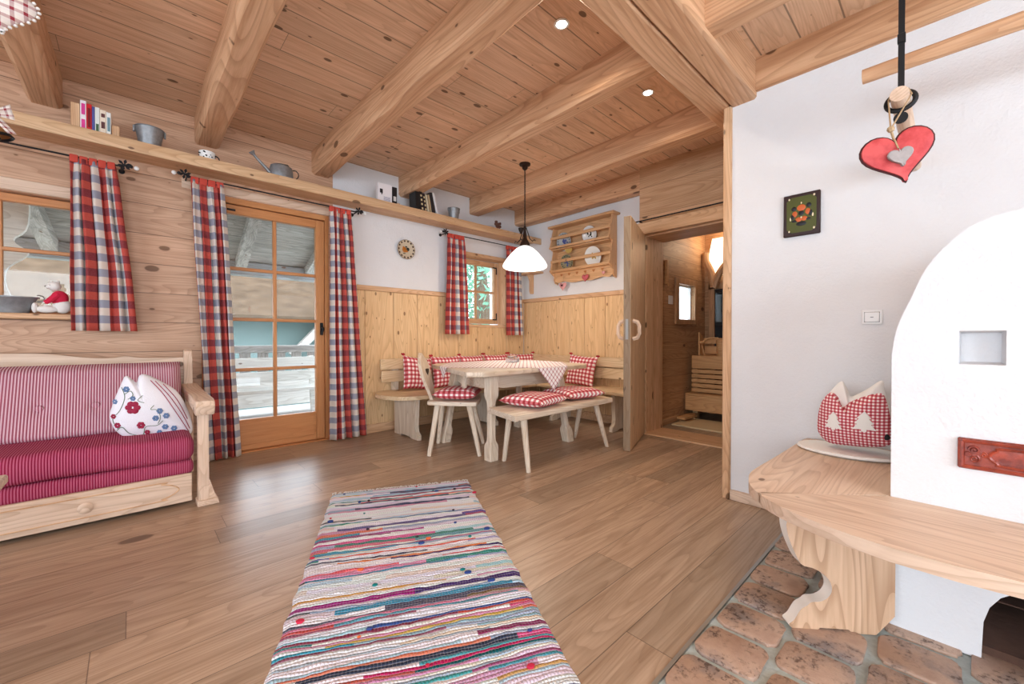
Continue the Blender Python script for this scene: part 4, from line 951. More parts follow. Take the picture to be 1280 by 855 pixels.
# ------------------------------------------------------------------ curtains and rods
YC = 4.06
def rod(label, xa, xb, z, ends):
    t = thing('curtain_rod', label, 'curtain rod', ((xa+xb)/2, YC, z))
    m = MB(); m.tube([(xa, YC, z), (xb, YC, z)], .0065, 8); m.fin('rod', IRON, t, world=True)
    for e in ends:
        x = xa if e < 0 else xb
        m = MB(); m.tube([(x, YC, z), (x+e*.035, YC-.005, z+.012), (x+e*.065, YC-.01, z+.008)], [.009, .008, .006], 6)
        for k in range(6):   # ivy leaf of wrought iron
            a = k*PI/3+.3; m.hexa([(x+e*.03, YC-.016, z+.01), (x+e*.03+.028*math.cos(a-.35), YC-.014, z+.01+.028*math.sin(a-.35)), (x+e*.03+.042*math.cos(a), YC-.018, z+.01+.042*math.sin(a)), (x+e*.03+.028*math.cos(a+.35), YC-.014, z+.01+.028*math.sin(a+.35)),
                   (x+e*.03, YC-.010, z+.01), (x+e*.03+.028*math.cos(a-.35), YC-.009, z+.01+.028*math.sin(a-.35)), (x+e*.03+.042*math.cos(a), YC-.013, z+.01+.042*math.sin(a)), (x+e*.03+.028*math.cos(a+.35), YC-.009, z+.01+.028*math.sin(a+.35))])
        m.ball((x+e*.065, YC-.01, z+.008), .013, seg=8); f = m.fin('finial', IRON, t, world=True)
        m = MB(); m.ball((x+e*.095, YC-.01, z+.004), .016, seg=10); m.fin('white_knob', PORC, f, world=False) if False else m.fin('white_knob', PORC, t, world=True)
        m = MB(); m.tube([(x+e*.015, YC, z), (x+e*.015, YL, z)], .006, 6); m.lathe([(0, 0), (.018, 0), (.018, .006), (0, .006)], (x+e*.015, YL-.001, z), 10, M=Matrix.Rotation(PI/2, 4, 'X')); m.fin('bracket', IRON, t, world=True)
rod('black iron curtain rod over the left window', -1.5, -.06, 2.232, (1,))
rod('black iron curtain rod over the glass balcony door', .34, 1.645, 2.262, (-1, 1))
rod('short black iron curtain rod over the small window', 2.74, 3.93, 2.24, (-1, 1))
def curtain(label, tx0, tx1, bx0, bx1, zt, zb, folds, seed, uoff=0., amp=.02):
    t = thing('curtain', label, 'curtain', ((bx0+bx1)/2, YC, zb), group='red checked curtains')
    rd = random.Random(seed); ph = [rd.uniform(-.35, .35) for _ in range(folds+2)]
    full = 1.12
    def yo(u, v):
        q = u*folds; i = int(min(q, folds-1e-6)); a = q+ph[i]*math.sin(PI*(q-i))
        return math.sin(2*PI*a)
    def fn(u, v):     # v: 0 top, 1 bottom
        x0, x1 = tx0+(bx0-tx0)*v, tx1+(bx1-tx1)*v
        k = min(1, v*9); A = amp*(.25+.75*k)*(1+.35*v)
        x = x0+(x1-x0)*u + .006*math.cos(2*PI*u*folds)*k + .01*noise.noise(Vector((u*3, v*2.5, seed)))*k
        return Vector((x, YC-.004+A*yo(u, v)+.012*noise.noise(Vector((u*5, v*3, seed+9))), zt+(zb-zt)*v))
    Wd_ = ((tx1-tx0)+(bx1-bx0))/2*full
    m = MB(); m.grid(fn, folds*16, 26, uvf=lambda u, v: (uoff+u*Wd_, (1-v)*(zt-zb)))
    o = m.fin('cloth', CURTAIN, t, world=True, ang=180); sd = o.modifiers.new('thick', 'SOLIDIFY'); sd.thickness = .002
    # header: row of red loops over the rod
    n = max(3, int((tx1-tx0)/.045)); m = MB(); w = (tx1-tx0)/n
    for i in range(n):
        a, b = tx0+i*w+.002, tx0+(i+1)*w-.002; z0 = zt-.030+rd.uniform(-.002, .002)
        yy = YC-.014+rd.uniform(-.004, .004)
        m.box(a, yy, z0, b, YC+.014, zt+.022, .006, seg=2)
    m.fin('loop_header', HEADER, t, world=True)
curtain('short checked curtain at the right of the left window', -.30, -.075, -.31, .03, 2.222, 1.05, 5, 1, .02)
curtain('long checked curtain between the sofa and the balcony door', .345, .56, .43, .66, 2.245, .015, 5, 2, .04, .024)
curtain('long checked curtain at the right of the balcony door', 1.39, 1.60, 1.375, 1.745, 2.245, .015, 5, 3, .05, .022)
curtain('short checked curtain at the left of the small window', 2.74, 2.985, 2.70, 3.045, 2.222, 1.048, 5, 4, .0)
curtain('short checked curtain at the right of the small window, behind the lamp', 3.68, 3.93, 3.68, 3.99, 2.222, 1.04, 4, 5, .0)

# ------------------------------------------------------------------ long shelf and what stands on it
ZS = 2.352
t = thing('wall_shelf', 'long pine shelf running high along the left wall under the beams', 'shelf', (.5, 4.0, 2.3))
m = MB(); m.box(-4, 3.84, 2.285, XB-.003, 3.866, 2.368, .008, seg=2); m.fin('front_board', Wd('pale', 'X', None, light_=srgb(224, 190, 152), dark_=srgb(196, 154, 112), knots=.4), t, world=True)
m = MB(); m.box(-4, 3.866, 2.33, XB-.003, YL, ZS); m.fin('shelf_board', Wd('warm', 'X'), t, world=True)
def book(label, x, w, h, cover, tilt=0., d=.13, y=3.885, spine=None, group=None, lean=0.):
    t = thing('book', label, 'book', (x, y, ZS+.001), 0, group); t.rotation_euler = (0, tilt, 0)
    m = MB(); m.box(0, 0, 0, .003, d, h, .001); m.box(w-.003, 0, 0, w, d, h, .001); m.box(0, -.003, 0, w, .003, h, .002)
    m.fin('cover', cover, t, smooth=False)
    m = MB(); m.box(.003, .004, .003, w-.003, d-.004, h-.004); m.fin('pages', PAPER, t, smooth=False)
    if spine:
        m = MB()
        for z0, z1, c in spine: m.box(w*.2, -.0042, h*z0, w*.8, -.003, h*z1)
        m.fin('spine_print', [plain('ink_'+'_'.join(map(str, spine[0][2])), srgb(*spine[0][2]), .6)], t, smooth=False)
    return t
PAPER = plain('paper', srgb(236, 228, 208), .9)
def cv(r, g, b): return plain('cover_%d_%d_%d' % (r, g, b), srgb(r, g, b), .45)
x = -.236
for lab, w, h, c, sp_ in (('white paperback with pink and dark spine print, leftmost in the row above the window', .028, .205, (232, 226, 230), [(.55, .9, (214, 60, 140)), (.1, .4, (214, 60, 140))]),
        ('bright red book in the row above the left window', .024, .192, (206, 30, 36), [(.2, .85, (120, 10, 20))]), ('thin blue and violet book between the red and the white book', .013, .182, (84, 88, 150), None),
        ('white book with dark lower spine next to the thin blue one', .022, .184, (222, 226, 220), [(.12, .40, (60, 90, 60))]), ('cream book with small dark print, second from the right above the left window', .030, .176, (232, 216, 196), [(.72, .86, (90, 50, 50)), (.3, .55, (90, 50, 50))]),
        ('slim white book at the right end of the row above the left window', .022, .170, (232, 230, 224), [(.25, .8, (110, 140, 150))])):
    book(lab, x, w, h, cv(*c), spine=sp_, group='books above the left window'); x += w+.001
t = thing('book_end', 'wooden block at the left of the books above the left window', 'bookend', (-.25, 3.9, ZS+.001)); m = MB(); m.box(-.030, 0, 0, .012, .12, .185, .003); m.fin('block', Wd('warm', 'Z'), t)
t = thing('book_end', 'low wooden block at the right of the books above the left window', 'bookend', (-.08, 3.9, ZS+.001)); m = MB(); m.box(-.010, 0, 0, .03, .12, .10, .003); m.fin('block', Wd('warm', 'Z'), t)
def pail(label, x, y, r1, r0, h):
    t = thing('zinc_pail', label, 'pail', (x, y, ZS+.001))
    m = MB(); m.lathe([(0, .004), (r0, .004), (r0, 0), (r0+.002, 0), (r0+.004, .01), (r1, h), (r1+.004, h+.002), (r1+.004, h-.004), (r1-.002, h-.004), (r0, .012), (0, .012)], seg=24); m.fin('bucket', ZINC, t)
    m = MB(); m.box(-r1-.010, -.010, h*.72, -r1+.003, .010, h+.004, .003); m.box(r1-.003, -.010, h*.72, r1+.010, .010, h+.004, .003); m.fin('ear', ZINC, t)
    m = MB(); m.tube([(r1*1.05*math.cos(a), .01+.03*math.sin(a)+r1*.3*math.sin(a), h*.86+.01*math.sin(a)) for a in [PI*k/10 for k in range(11)]], .0022, 5); m.fin('wire_handle', IRON, t)
pail('dented zinc pail on the shelf between the books and the mug', .105, 3.93, .080, .054, .145)
t = thing('enamel_mug', 'small white mug with black spots under the beam on the long shelf', 'mug', (.435, 3.91, ZS+.001))
m = MB(); m.lathe([(0, 0), (.04, 0), (.046, .004), (.052, .075), (.049, .075), (.043, .008), (0, .008)], seg=24); m.fin('cup', PORC, t)
m = MB(); m.tube([(.047+.03*math.sin(a), 0, .038-.026*math.cos(a)) for a in [PI*k/8 for k in range(9)]], .0045, 6); m.fin('handle', IRON, t)
m = MB(); rd = random.Random(2)
for i in range(16):
    a = rd.uniform(-PI, 0); z = rd.uniform(.02, .065); r_ = .0465+.0055*z/.075+.0003; m.ball((r_*math.cos(a), r_*math.sin(a), z), rd.uniform(.004, .009), sc=(1, .35, .7), seg=8)
m.fin('black_spots', IRON, t)
t = thing('watering_can', 'old zinc watering can with a long spout on the shelf above the balcony door', 'watering can', (.95, 3.92, ZS+.001))
m = MB(); m.lathe([(0, 0), (.085, 0), (.088, .006), (.092, .02), (.090, .085), (.082, .115), (.055, .13), (0, .133)], seg=26, sy=.72); m.fin('body', ZINC, t)
m = MB(); m.tube([(-.07, 0, .03), (-.12, -.005, .075), (-.185, -.008, .135), (-.205, -.01, .155)], [.017, .013, .010, .010], 10); sp0 = m.fin('spout', ZINC, t)
m = MB(); m.tube([(-.203, -.01, .152), (-.222, -.012, .175)], [.010, .025], 12); m.fin('rose', ZINC, sp0)
m = MB(); m.tube(bez([(.08, 0, .105), (.115, 0, .11), (.135, 0, .085), (.125, 0, .05), (.088, 0, .02)], 5), .004, 6); m.fin('handle', IRON, t)
m = MB(); m.tube(bez([(.06, 0, .118), (.05, 0, .142), (.02, 0, .14), (.0, 0, .13)], 4), .004, 6); m.fin('top_handle', IRON, t)
# books above the clock
t = book('white box-like book with a black block on its cover above the wall clock', 1.80, .15, .198, plain('cover_white', srgb(226, 222, 224), .5), d=.04)
m = MB(); m.box(.02, -.0045, .10, .05, -.003, .14); m.box(.035, -.0045, .085, .045, -.003, .10); m.fin('cover_block', cv(24, 22, 24), t)
m = MB(); [m.box(.06, -.0045, .02+i*.011, .13, -.003, .025+i*.011) for i in range(5)]; m.fin('cover_lines', cv(150, 150, 170), t)
book('black book standing right of the white box-like book', 1.955, .05, .19, cv(26, 24, 26), d=.12, spine=[(.25, .5, (210, 205, 200))])
t = thing('book_end', 'wooden block right of the black book above the clock', 'bookend', (2.01, 3.89, ZS+.001)); m = MB(); m.box(0, 0, 0, .035, .1, .04, .003); m.fin('block', Wd('warm', 'Z'), t)
x = 2.225
for i, (lab, w, h, c, tl) in enumerate((('broad black book at the left of the tilted row beside the little pail', .055, .165, (20, 20, 22), -.05), ('dark book with pale spine dots after the broad black one', .032, .175, (34, 24, 24), -.13), ('second dark book with pale spine dots', .026, .165, (44, 26, 26), -.16),
        ('cream slim book in the tilted row', .020, .160, (206, 190, 160), -.19), ('tan slim book in the tilted row', .020, .165, (176, 152, 118), -.20), ('tall dark grey book leaning left near the little pail', .032, .19, (40, 34, 36), -.21), ('white-spined tall book, rightmost of the tilted row', .024, .195, (226, 222, 222), -.23))):
    book(lab, x, w, h*1.28, cv(*c), tilt=tl, spine=[(.15+j*.2, .24+j*.2, (214, 196, 150)) for j in range(4)] if 'dots' in lab else None, group='tilted books on the long shelf'); x += w/math.cos(tl)+.012
pail('small zinc pail on the shelf right of the tilted books', 2.735, 3.92, .068, .048, .14)
t = thing('dried_rose_ornament', 'small brown rose ornament on the right part of the long shelf', 'ornament', (3.40, 3.91, ZS+.001)); rd = random.Random(5)
m = MB(); m.lathe([(0, 0), (.03, 0), (.022, .02), (.01, .03), (0, .03)]); m.fin('base', BROWNMETAL, t)
m = MB()
for k in range(22): a = k*2.4; m.ball((.04*math.cos(a)*(k/16)**.5, .02*math.sin(a), .05+.08*(k % 5)/5), .018, sc=(1, .4, 1), seg=8)
m.fin('petals', plain('dried_rose', srgb(96, 62, 50), .8), t)
t = thing('candle_holder', 'dark turned candle holder at the right end of the long shelf', 'candle holder', (3.80, 3.90, ZS+.001))
m = MB(); m.lathe([(0, 0), (.04, 0), (.042, .012), (.02, .03), (.016, .05), (.026, .07), (.036, .10), (.034, .11), (.02, .10), (0, .10)]); m.fin('stem', BROWNMETAL, t)

# ------------------------------------------------------------------ wall things
def disc(label, name, cat, c, r, ax, group=None):
    t = thing(name, label, cat, c, group=group); return t
RotY = Matrix.Rotation(PI/2, 4, 'X')          # lathe axis towards -Y
t = thing('wall_clock', 'round painted ceramic clock with a bird on the white wall over the panelling', 'clock', (2.262, YL-.003, 1.995))
m = MB(); m.lathe([(0, 0), (.085, 0), (.108, .022), (.106, .028), (.078, .018), (0, .014)], seg=36, M=RotY); m.fin('dial', plain('stoneware', srgb(196, 180, 156), .4), t)
m = MB()
for k in range(14):
    a = 2*PI*k/14; m.ball((.093*math.cos(a), -.0235, .093*math.sin(a)), .0150, sc=(.8, .35, .8), seg=8)
m.tube([(.107*math.cos(2*PI*k/30), -.025, .107*math.sin(2*PI*k/30)) for k in range(30)], .003, 6, close=True); m.fin('brown_rim_marks', plain('brown_glaze', srgb(60, 36, 26), .35), t)
m = MB(); m.ball((-.018, -.016, -.005), .03, sc=(1, .2, 1)); m.ball((-.03, -.016, .018), .014, sc=(1, .25, 1)); m.ball((.008, -.016, -.016), .018, sc=(1, .2, .8)); m.fin('bird', plain('ochre_glaze', srgb(176, 104, 30), .35), t)
m = MB(); m.ball((.022, -.0165, .004), .02, sc=(1, .25, 1)); m.ball((.002, -.0165, .03), .010, sc=(1.4, .25, .8)); m.ball((-.022, -.0165, -.045), .010, sc=(1.8, .25, .5)); m.fin('dark_feathers', plain('dark_glaze', srgb(34, 38, 34), .35), t)
# plate rack
RX0 = 3.985
t = thing('plate_rack', 'pine plate rack with stepped sides on the white back wall', 'plate rack', (4.05, 3.08, 2.08))
PK = Wd('pale', 'Y', None, light_=srgb(228, 186, 142), dark_=srgb(200, 154, 110), knots=.3); PKZ = Wd('pale', 'Z', None, light_=srgb(228, 186, 142), dark_=srgb(200, 154, 110), knots=.3)
side = [(XB-.002, 1.72), (4.0, 1.745), (4.0, 1.80), (4.06, 1.90), (3.97, 1.92), (4.03, 2.14), (3.99, 2.15), (4.055, 2.37), (4.055, 2.42), (XB-.002, 2.42)]
side = [(XB-.002, 1.70), (4.085, 1.715), (4.06, 1.76), (4.075, 1.80), (4.0, 1.84), (3.985, 1.86), (4.045, 2.10), (4.045, 2.13), (3.975, 2.16), (4.045, 2.40), (4.045, 2.425), (XB-.002, 2.425)]
for y in (2.655, 3.545):
    m = MB(); m.prism(side, 'Y', y-.010, y+.010, bev=.002); m.fin('side_panel', PKZ, t, world=True)
m = MB(); m.box(3.99, 2.60, 2.425, XB-.002, 3.60, 2.452, .006); m.fin('cornice', PK, t, world=True)
m = MB(); m.box(XB-.014, 2.66, 1.80, XB-.002, 3.54, 2.425, .002); m.fin('back_panel', PK, t, world=True)
m = MB(); low = bez([(2.665, 1.74, 0), (2.72, 1.715, 0), (2.80, 1.73, 0), (2.95, 1.705, 0), (3.1, 1.71, 0), (3.25, 1.705, 0), (3.4, 1.73, 0), (3.48, 1.715, 0), (3.535, 1.74, 0)], 4)
m.prism([(p.x, p.y) for p in low]+[(3.535, 1.86), (2.665, 1.86)], 'X', 4.07, 4.085, bev=.002); m.fin('apron_board', PK, t, world=True)
m = MB()
for k in range(6): m.prism([(2.80+k*.125+a, 1.815+b) for a, b in heart_pts(.036, 16)], 'X', 4.064, 4.0715)
m.fin('carved_hearts', Wd('warm', 'Y', None, light_=srgb(196, 130, 76), dark_=srgb(170, 104, 56)), t, world=True)
for z in (1.855, 2.135):
    m = MB(); m.box(3.99, 2.665, z-.008, XB-.01, 3.535, z+.006, .002); m.fin('shelf', PK, t, world=True)
for z, x in ((1.868, 3.982), (1.985, 4.008), (2.165, 3.975), (2.285, 4.003)):
    m = MB(); m.box(x-.006, 2.645, z-.019 if z > 1.9 else z-.012, x+.008, 3.555, z+.019 if z > 1.9 and z != 2.165 else z+.008, .003); m.fin('rail', PK, t, world=True)
def plate(label, y, z, r, mid, rim, tilt=-.18, base=None):
    t = thing('china_plate', label, 'plate', (4.075, y, z), 0, 'china plates in the plate rack'); t.rotation_euler = (0, -PI/2+tilt, 0)
    m = MB(); m.lathe([(0, 0), (r*.6, 0), (r*.68, .006), (r, .016), (r, .020), (r*.66, .011), (r*.6, .006), (0, .006)], seg=36); m.fin('plate', base or PORC, t)
    if rim:
        m = MB()
        for k in range(18): a = 2*PI*k/18; m.ball((r*.84*math.cos(a), r*.84*math.sin(a), .0165), r*.10, sc=(1, 1, .2), seg=8)
        m.fin('rim_pattern', rim, t)
    m = MB(); m.tube([(r*math.cos(2*PI*k/32), r*math.sin(2*PI*k/32), .018) for k in range(32)], .0022, 5, close=True); m.fin('edge_line', mid[0], t)
    m = MB(); rd = random.Random(int(y*100))
    for k in range(11): a, q = rd.uniform(0, 6.28), rd.uniform(0, .42)*r; m.ball((q*math.cos(a), q*math.sin(a), .006), r*rd.uniform(.07, .15), sc=(1, 1, .15), seg=8)
    m.fin('painted_flowers', mid[1], t)
GRAYG, BLUEG, OCH = plain('grey_glaze', srgb(110, 112, 116), .3), plain('blue_glaze', srgb(70, 84, 150), .3), plain('ochre_paint', srgb(190, 160, 90), .4)
DKG = plain('dark_green_glaze', srgb(44, 54, 40), .3)
plate('grey-rimmed china plate with blue flowers, upper left in the rack', 3.38, 2.235, .115, (GRAYG, BLUEG), GRAYG, base=plain('grey_white_china', srgb(182, 186, 186), .3))
plate('white china plate with a dark edge line, upper right in the rack', 2.98, 2.255, .105, (DKG, DKG), None)
plate('dark patterned china plate with an ochre edge, lower left in the rack', 3.33, 1.965, .10, (OCH, BLUEG), DKG, base=plain('olive_grey_china', srgb(150, 146, 118), .35))
plate('large white china plate with a small crest, lower right in the rack', 2.93, 1.985, .118, (PORC, OCH), None)
t = thing('round_dish', 'small flowered saucer standing between the left plates of the rack', 'plate', (4.045, 3.28, 2.13)); t.rotation_euler = (0, -PI/2-.18, 0)
m = MB(); m.lathe([(0, 0), (.04, 0), (.06, .012), (.058, .016), (.038, .006), (0, .006)], seg=24); m.fin('saucer', OCH, t)
def hang_heart(label, y, z, w, mat, top, lace=False):
    t = thing('hanging_heart', label, 'ornament', (4.03, y, z), 0, 'fabric hearts below the plate rack')
    m, hg_ = puff([(a, b) for a, b in heart_pts(w, 20)], w*.35, 5, (0, 0), sub=2)
    for v in m.bm.verts: v.co = Vector((v.co.y, -v.co.x, v.co.z))
    m.fin('heart', mat, t, ang=80)
    m = MB(); m.tube([(0, 0, w*.33), (.02, 0, top)], .0018, 5); m.fin('string', plain('jute', srgb(176, 150, 116), .9), t)
    if lace:
        m = MB()
        for a, b in heart_pts(w*1.06, 26): m.ball((0, a, b), w*.04, seg=6)
        m.fin('lace_edge', FELT, t)
        m = MB(); m.prism([(a, b+.005) for a, b in heart_pts(w*.34, 16)], 'X', -w*.19, -w*.1); m.fin('dark_inner_heart', plain('dark_wine', srgb(80, 16, 30), .8), t)
PINKG = checks('pink_check', [srgb(190, 40, 60), srgb(236, 210, 206)], [srgb(200, 60, 80), srgb(226, 190, 190)], .012, .012)
hang_heart('large rose heart with a dark inner heart hanging at the left below the plate rack', 3.37, 1.665, .115, PINKG, .15, True)
hang_heart('plain pink heart hanging in the middle below the plate rack', 3.02, 1.735, .10, plain('rose_fabric', srgb(196, 96, 104), .9, bump=.3, bs=200), .07)
hang_heart('tiny red checked heart hanging at the right below the plate rack', 2.76, 1.765, .05, PINKG, .055)
t = thing('corner_shelf', 'small wooden bracket shelf on the white wall behind the pendant lamp', 'shelf', (4.08, 3.95, 1.9))
m = MB(); m.box(3.98, 3.80, 1.885, XB-.003, 4.15, 1.91, .004); m.fin('board', Wd('warm', 'Y'), t, world=True)
m = MB(); m.prism([(XB-.003, 1.62), (4.10, 1.62), (4.085, 1.66), (4.09, 1.80), (4.04, 1.885), (XB-.003, 1.885)], 'Y', 3.985, 4.03, bev=.003); m.fin('bracket', Wd('warm', 'Z'), t, world=True)
# pendant lamp
LX, LY = 2.97, 2.99
t = thing('pendant_lamp', 'white glass pendant lamp on a dark chain above the dining table', 'lamp', (LX, LY, ZC))
m = MB(); m.lathe([(0, 0), (.058, 0), (.056, -.014), (.03, -.024), (.028, -.048), (.014, -.062), (0, -.064)], seg=24); m.fin('ceiling_rose', BROWNMETAL, t)
m = MB(); z = -.062; i = 0
while z > -.64:
    a = (i % 2)*PI/2; m.tube([(.0085*math.cos(q)*math.cos(a), .0085*math.cos(q)*math.sin(a), z-.016+.019*math.sin(q)) for q in [2*PI*j/8 for j in range(8)]], .0026, 4, close=True); z -= .031; i += 1
m.tube([(0, 0, -.06), (.004, .004, -.3), (0, 0, -.66)], .0025, 5); m.fin('chain', BROWNMETAL, t)
m = MB(); m.lathe([(0, -.63), (.012, -.64), (.016, -.66), (.012, -.68), (.014, -.76), (.03, -.78), (.05, -.82), (.052, -.845), (0, -.845)], seg=16)
for k in range(4):
    a = k*PI/2+.4; m.tube([(q*math.cos(a), q*math.sin(a), zz) for q, zz in ((.016, -.66), (.03, -.70), (.055, -.775), (.085, -.80), (.105, -.785), (.115, -.80))], .005, 6)
m.fin('claw_fitting', BROWNMETAL, t)
m = MB(); m.lathe([(0, -.842), (.045, -.846), (.09, -.872), (.14, -.918), (.185, -.972), (.215, -1.015), (.229, -1.045), (.225, -1.062), (.205, -1.075), (.16, -1.078), (.12, -1.07)], seg=40)
SH = NT('opal_glass'); SH.b.inputs['Emission Color'].default_value = (1, .96, .90, 1); SH.b.inputs['Emission Strength'].default_value = 1.9
m.fin('glass_shade', SH.done((.9, .9, .88, 1), .2, .5), t)
m = MB(); m.ball((0, 0, -1.0), .035); m.fin('bulb', emis('bulb_glow', (1, .9, .75, 1), 6), t)
light('pendant_light', 'POINT', (LX, LY, ZC-1.13), 16, (1, .85, .66), .09)
# recessed spots in the ceiling
for i, (x, y) in enumerate(((1.80, 1.517), (2.759, 1.509))):
    t = thing('ceiling_spot', ('round recessed ceiling spot between the left pair of beams near the girder', 'round recessed ceiling spot between the last two beams near the girder')[i], 'ceiling light', (x, y, ZC), 0, 'recessed ceiling spots')
    m = MB(); m.lathe([(.040, .0), (.044, -.006), (.031, -.008), (.029, 0)], seg=24); m.fin('ring', PORC, t)
    m = MB(); m.lathe([(0, -.003), (.03, -.003)], seg=24); m.fin('lens', emis('spot_glow', (1, .93, .82, 1), 30), t, smooth=False)
    light('ceiling_spot_light', 'SPOT', (x, y, ZC-.02), 26, (1, .84, .66), .03, (0, 0, 0), spot=math.radians(150))
# painted picture
t = thing('painted_picture', 'small green painted wooden panel with a flower motif on the white stove wall', 'picture', (XR-.002, .561, 1.682))
m = MB(); m.box(-.018, -.0845, -.116, 0, .0845, .116, .004); m.fin('frame', plain('dark_red_frame', srgb(46, 22, 22), .35), t)
m = MB(); m.prism([(-.045, -.098), (.045, -.098), (.068, -.078), (.068, .078), (.045, .098), (-.045, .098), (-.068, .078), (-.068, -.078)], 'X', -.0205, -.016); m.fin('green_field', plain('olive_green_paint', srgb(74, 78, 22), .4), t)
def petals(name, mat, L):
    m = MB()
    for y, z, r_, s1, s2 in L: m.ball((-.0205, y, z), r_, sc=(.12, s1, s2), seg=10)
    m.fin(name, mat, t)
petals('dark_petals', plain('black_paint', srgb(20, 18, 22), .4), [(.034, .034, .013, 1, 1), (-.034, .044, .013, 1, 1), (0, -.052, .016, 1.6, .8), (.0, .006, .014, 1, 1), (.04, -.01, .012, .8, 1.4), (-.042, .0, .012, .8, 1.4), (.03, -.034, .01, 1.6, .7), (-.03, -.03, .01, 1.6, .7)])
petals('orange_petals', plain('orange_paint', srgb(196, 92, 40), .4), [(0, .035, .018, 1.2, 1), (.03, .004, .014, .9, 1.2), (-.030, .01, .014, .9, 1.2), (.012, -.028, .013, 1.2, 1), (-.014, -.026, .013, 1.2, 1)])
petals('cream_petals', plain('cream_paint', srgb(228, 214, 180), .4), [(0, .042, .007, 1, 1), (.024, .006, .007, .7, 1.6), (-.024, .01, .007, .7, 1.6), (0, -.022, .006, .8, 1.8), (.05, -.02, .004, 1, 2.6), (-.052, -.012, .004, 1, 2.6), (0, .062, .003, 1, 2), (.056, .09, .004, 1, 1.5), (-.058, .094, .005, 1, 1.3), (.056, -.088, .004, 1, 1.5), (-.058, -.084, .005, 1, 1.3)])
t = thing('light_switch', 'white framed light switch on the white wall beside the stove', 'switch', (XR-.001, .2655, 1.105))
m = MB(); m.box(-.010, -.0405, -.0365, 0, .0405, .0365, .004); m.fin('cover_plate', WHITEP, t)
m = MB(); m.box(-.016, -.028, -.024, -.009, .028, .024, .003); m.fin('rocker', WHITEP, t)
m = MB(); m.box(-.0112, -.0295, -.0255, -.0100, .0295, .0255); m.fin('rocker_gap_shade', plain('painted_gap_shade', srgb(120, 118, 118), .8), t)  # solid grey sheet; shade round the rocker put in as colour
m = MB(); m.box(-.0168, -.006, -.002, -.0158, .006, .001); m.fin('mark', plain('grey_mark', srgb(90, 90, 96), .8), t)

# ------------------------------------------------------------------ drying poles and the red heart
t = thing('drying_pole', 'round wooden pole running along the white wall over the stove', 'pole', (2.3, -.5, 2.10))
m = MB(); m.tube([(2.3, .262, 2.118), (2.3, -.3, 2.118), (2.305, -1.6, 2.12)], [.029, .030, .031], 16); m.fin('pole', Wd('beam', 'Y', None, knots=.4), t, world=True)
q = EYE+(FW+RT*((1124-640)/F)+UP*((427.5-117)/F))*1.36
PX_, PY_, PZ_ = q.x, q.y, q.z
t = thing('hanging_pole', 'thick wooden pole held by a black strap, seen end on above the red heart', 'pole', (PX_+.4, PY_, PZ_))
m = MB(); m.tube([(PX_, PY_, PZ_), (PX_+.012, PY_, PZ_), (XR, PY_, PZ_)], [.024, .025, .025], 20); m.fin('pole', Wd('pale', 'X', None, ks=9), t, world=True, ang=30)
t = thing('pole_strap', 'black strap from the ceiling with an oval ring round the thick pole', 'strap', (PX_+.075, PY_, 2.457))
m = MB(); m.box(PX_+.073, PY_-.0085, PZ_+.025, PX_+.077, PY_+.0085, 2.65, .001); m.box(PX_+.067, PY_-.0105, 2.02, PX_+.083, PY_+.0105, 2.05, .001); m.box(PX_+.07, PY_-.008, PZ_-.06, PX_+.074, PY_+.008, PZ_-.025, .001); m.fin('strap', IRON, t, world=True)
m = MB(); RR = Matrix.Rotation(.35, 3, 'X')
m.tube([Vector((PX_+.065, PY_, PZ_)) + Vector((-.01*math.sin(a)*0, .035*math.cos(a)*1.05, .031*math.sin(a))) for a in [2*PI*k/28 for k in range(28)]], .0075, 8, close=True); m.fin('ring', IRON, t, world=True)
m = MB(); m.lathe([(0, 0), (.019, .0), (.019, .006), (0, .006)], (PX_+.066, PY_, PZ_-.055), 16, M=Matrix.Rotation(PI/2, 4, 'Y')); m.fin('disc', IRON, t, world=True)
qh = EYE+(FW+RT*((1122-640)/F)+UP*((427.5-192)/F))*1.10
t = thing('red_heart', 'red wooden heart with a small grey heart hanging by jute string from the pole', 'ornament', tuple(qh))
t.rotation_euler = (math.radians(-12), 0, math.radians(20))
m = MB(); m.prism([(a, b) for a, b in heart_pts(.150, 44)], 'X', -.007, .007, bev=.003, seg=2)
REDW = NT('red_painted_wood'); nn = REDW.noise(REDW.n('ShaderNodeTexCoord').outputs['Object'], 22, 4, .6); REDW.bump(nn, .2, .003)
m.fin('heart', REDW.done(REDW.ramp(nn, [(.35, srgb(176, 52, 56)), (.6, srgb(206, 84, 84))]), .55), t)
m = MB(); m.tube([(0, a, b) for a, b in heart_pts(.152, 44)], .0035, 6, close=True); m.fin('dark_edge', plain('dark_red_edge', srgb(70, 24, 26), .7), t)  # outline in a darker red than the heart
m = MB(); m.prism([(a, b-.012) for a, b in heart_pts(.054, 30)], 'X', -.018, -.009, bev=.002); m.fin('grey_heart', plain('grey_wood', srgb(158, 150, 148), .8, var=.25, bs=60, bump=.4), t)
JUTE = plain('jute', srgb(176, 150, 116), .9)
RI = t.rotation_euler.to_matrix().inverted(); lp = lambda dx, dy, dz: RI @ Vector((PX_+dx-qh.x, PY_+dy-qh.y, PZ_+dz-qh.z))
m = MB(); m.tube([(-.004, 0, .04), (-.012, 0, .01)], .002, 5); m.tube([(0, 0, .035), (0, 0, .065)], .003, 5); m.ball((0, 0, .07), .009, seg=8)
m.tube([(0, 0, .07), lp(.03, .029, 0), lp(.03, .021, .021), lp(.03, 0, .029), lp(.03, -.021, .021), lp(.03, -.029, 0), (0, 0, .07)], .0022, 5); m.fin('string', JUTE, t)

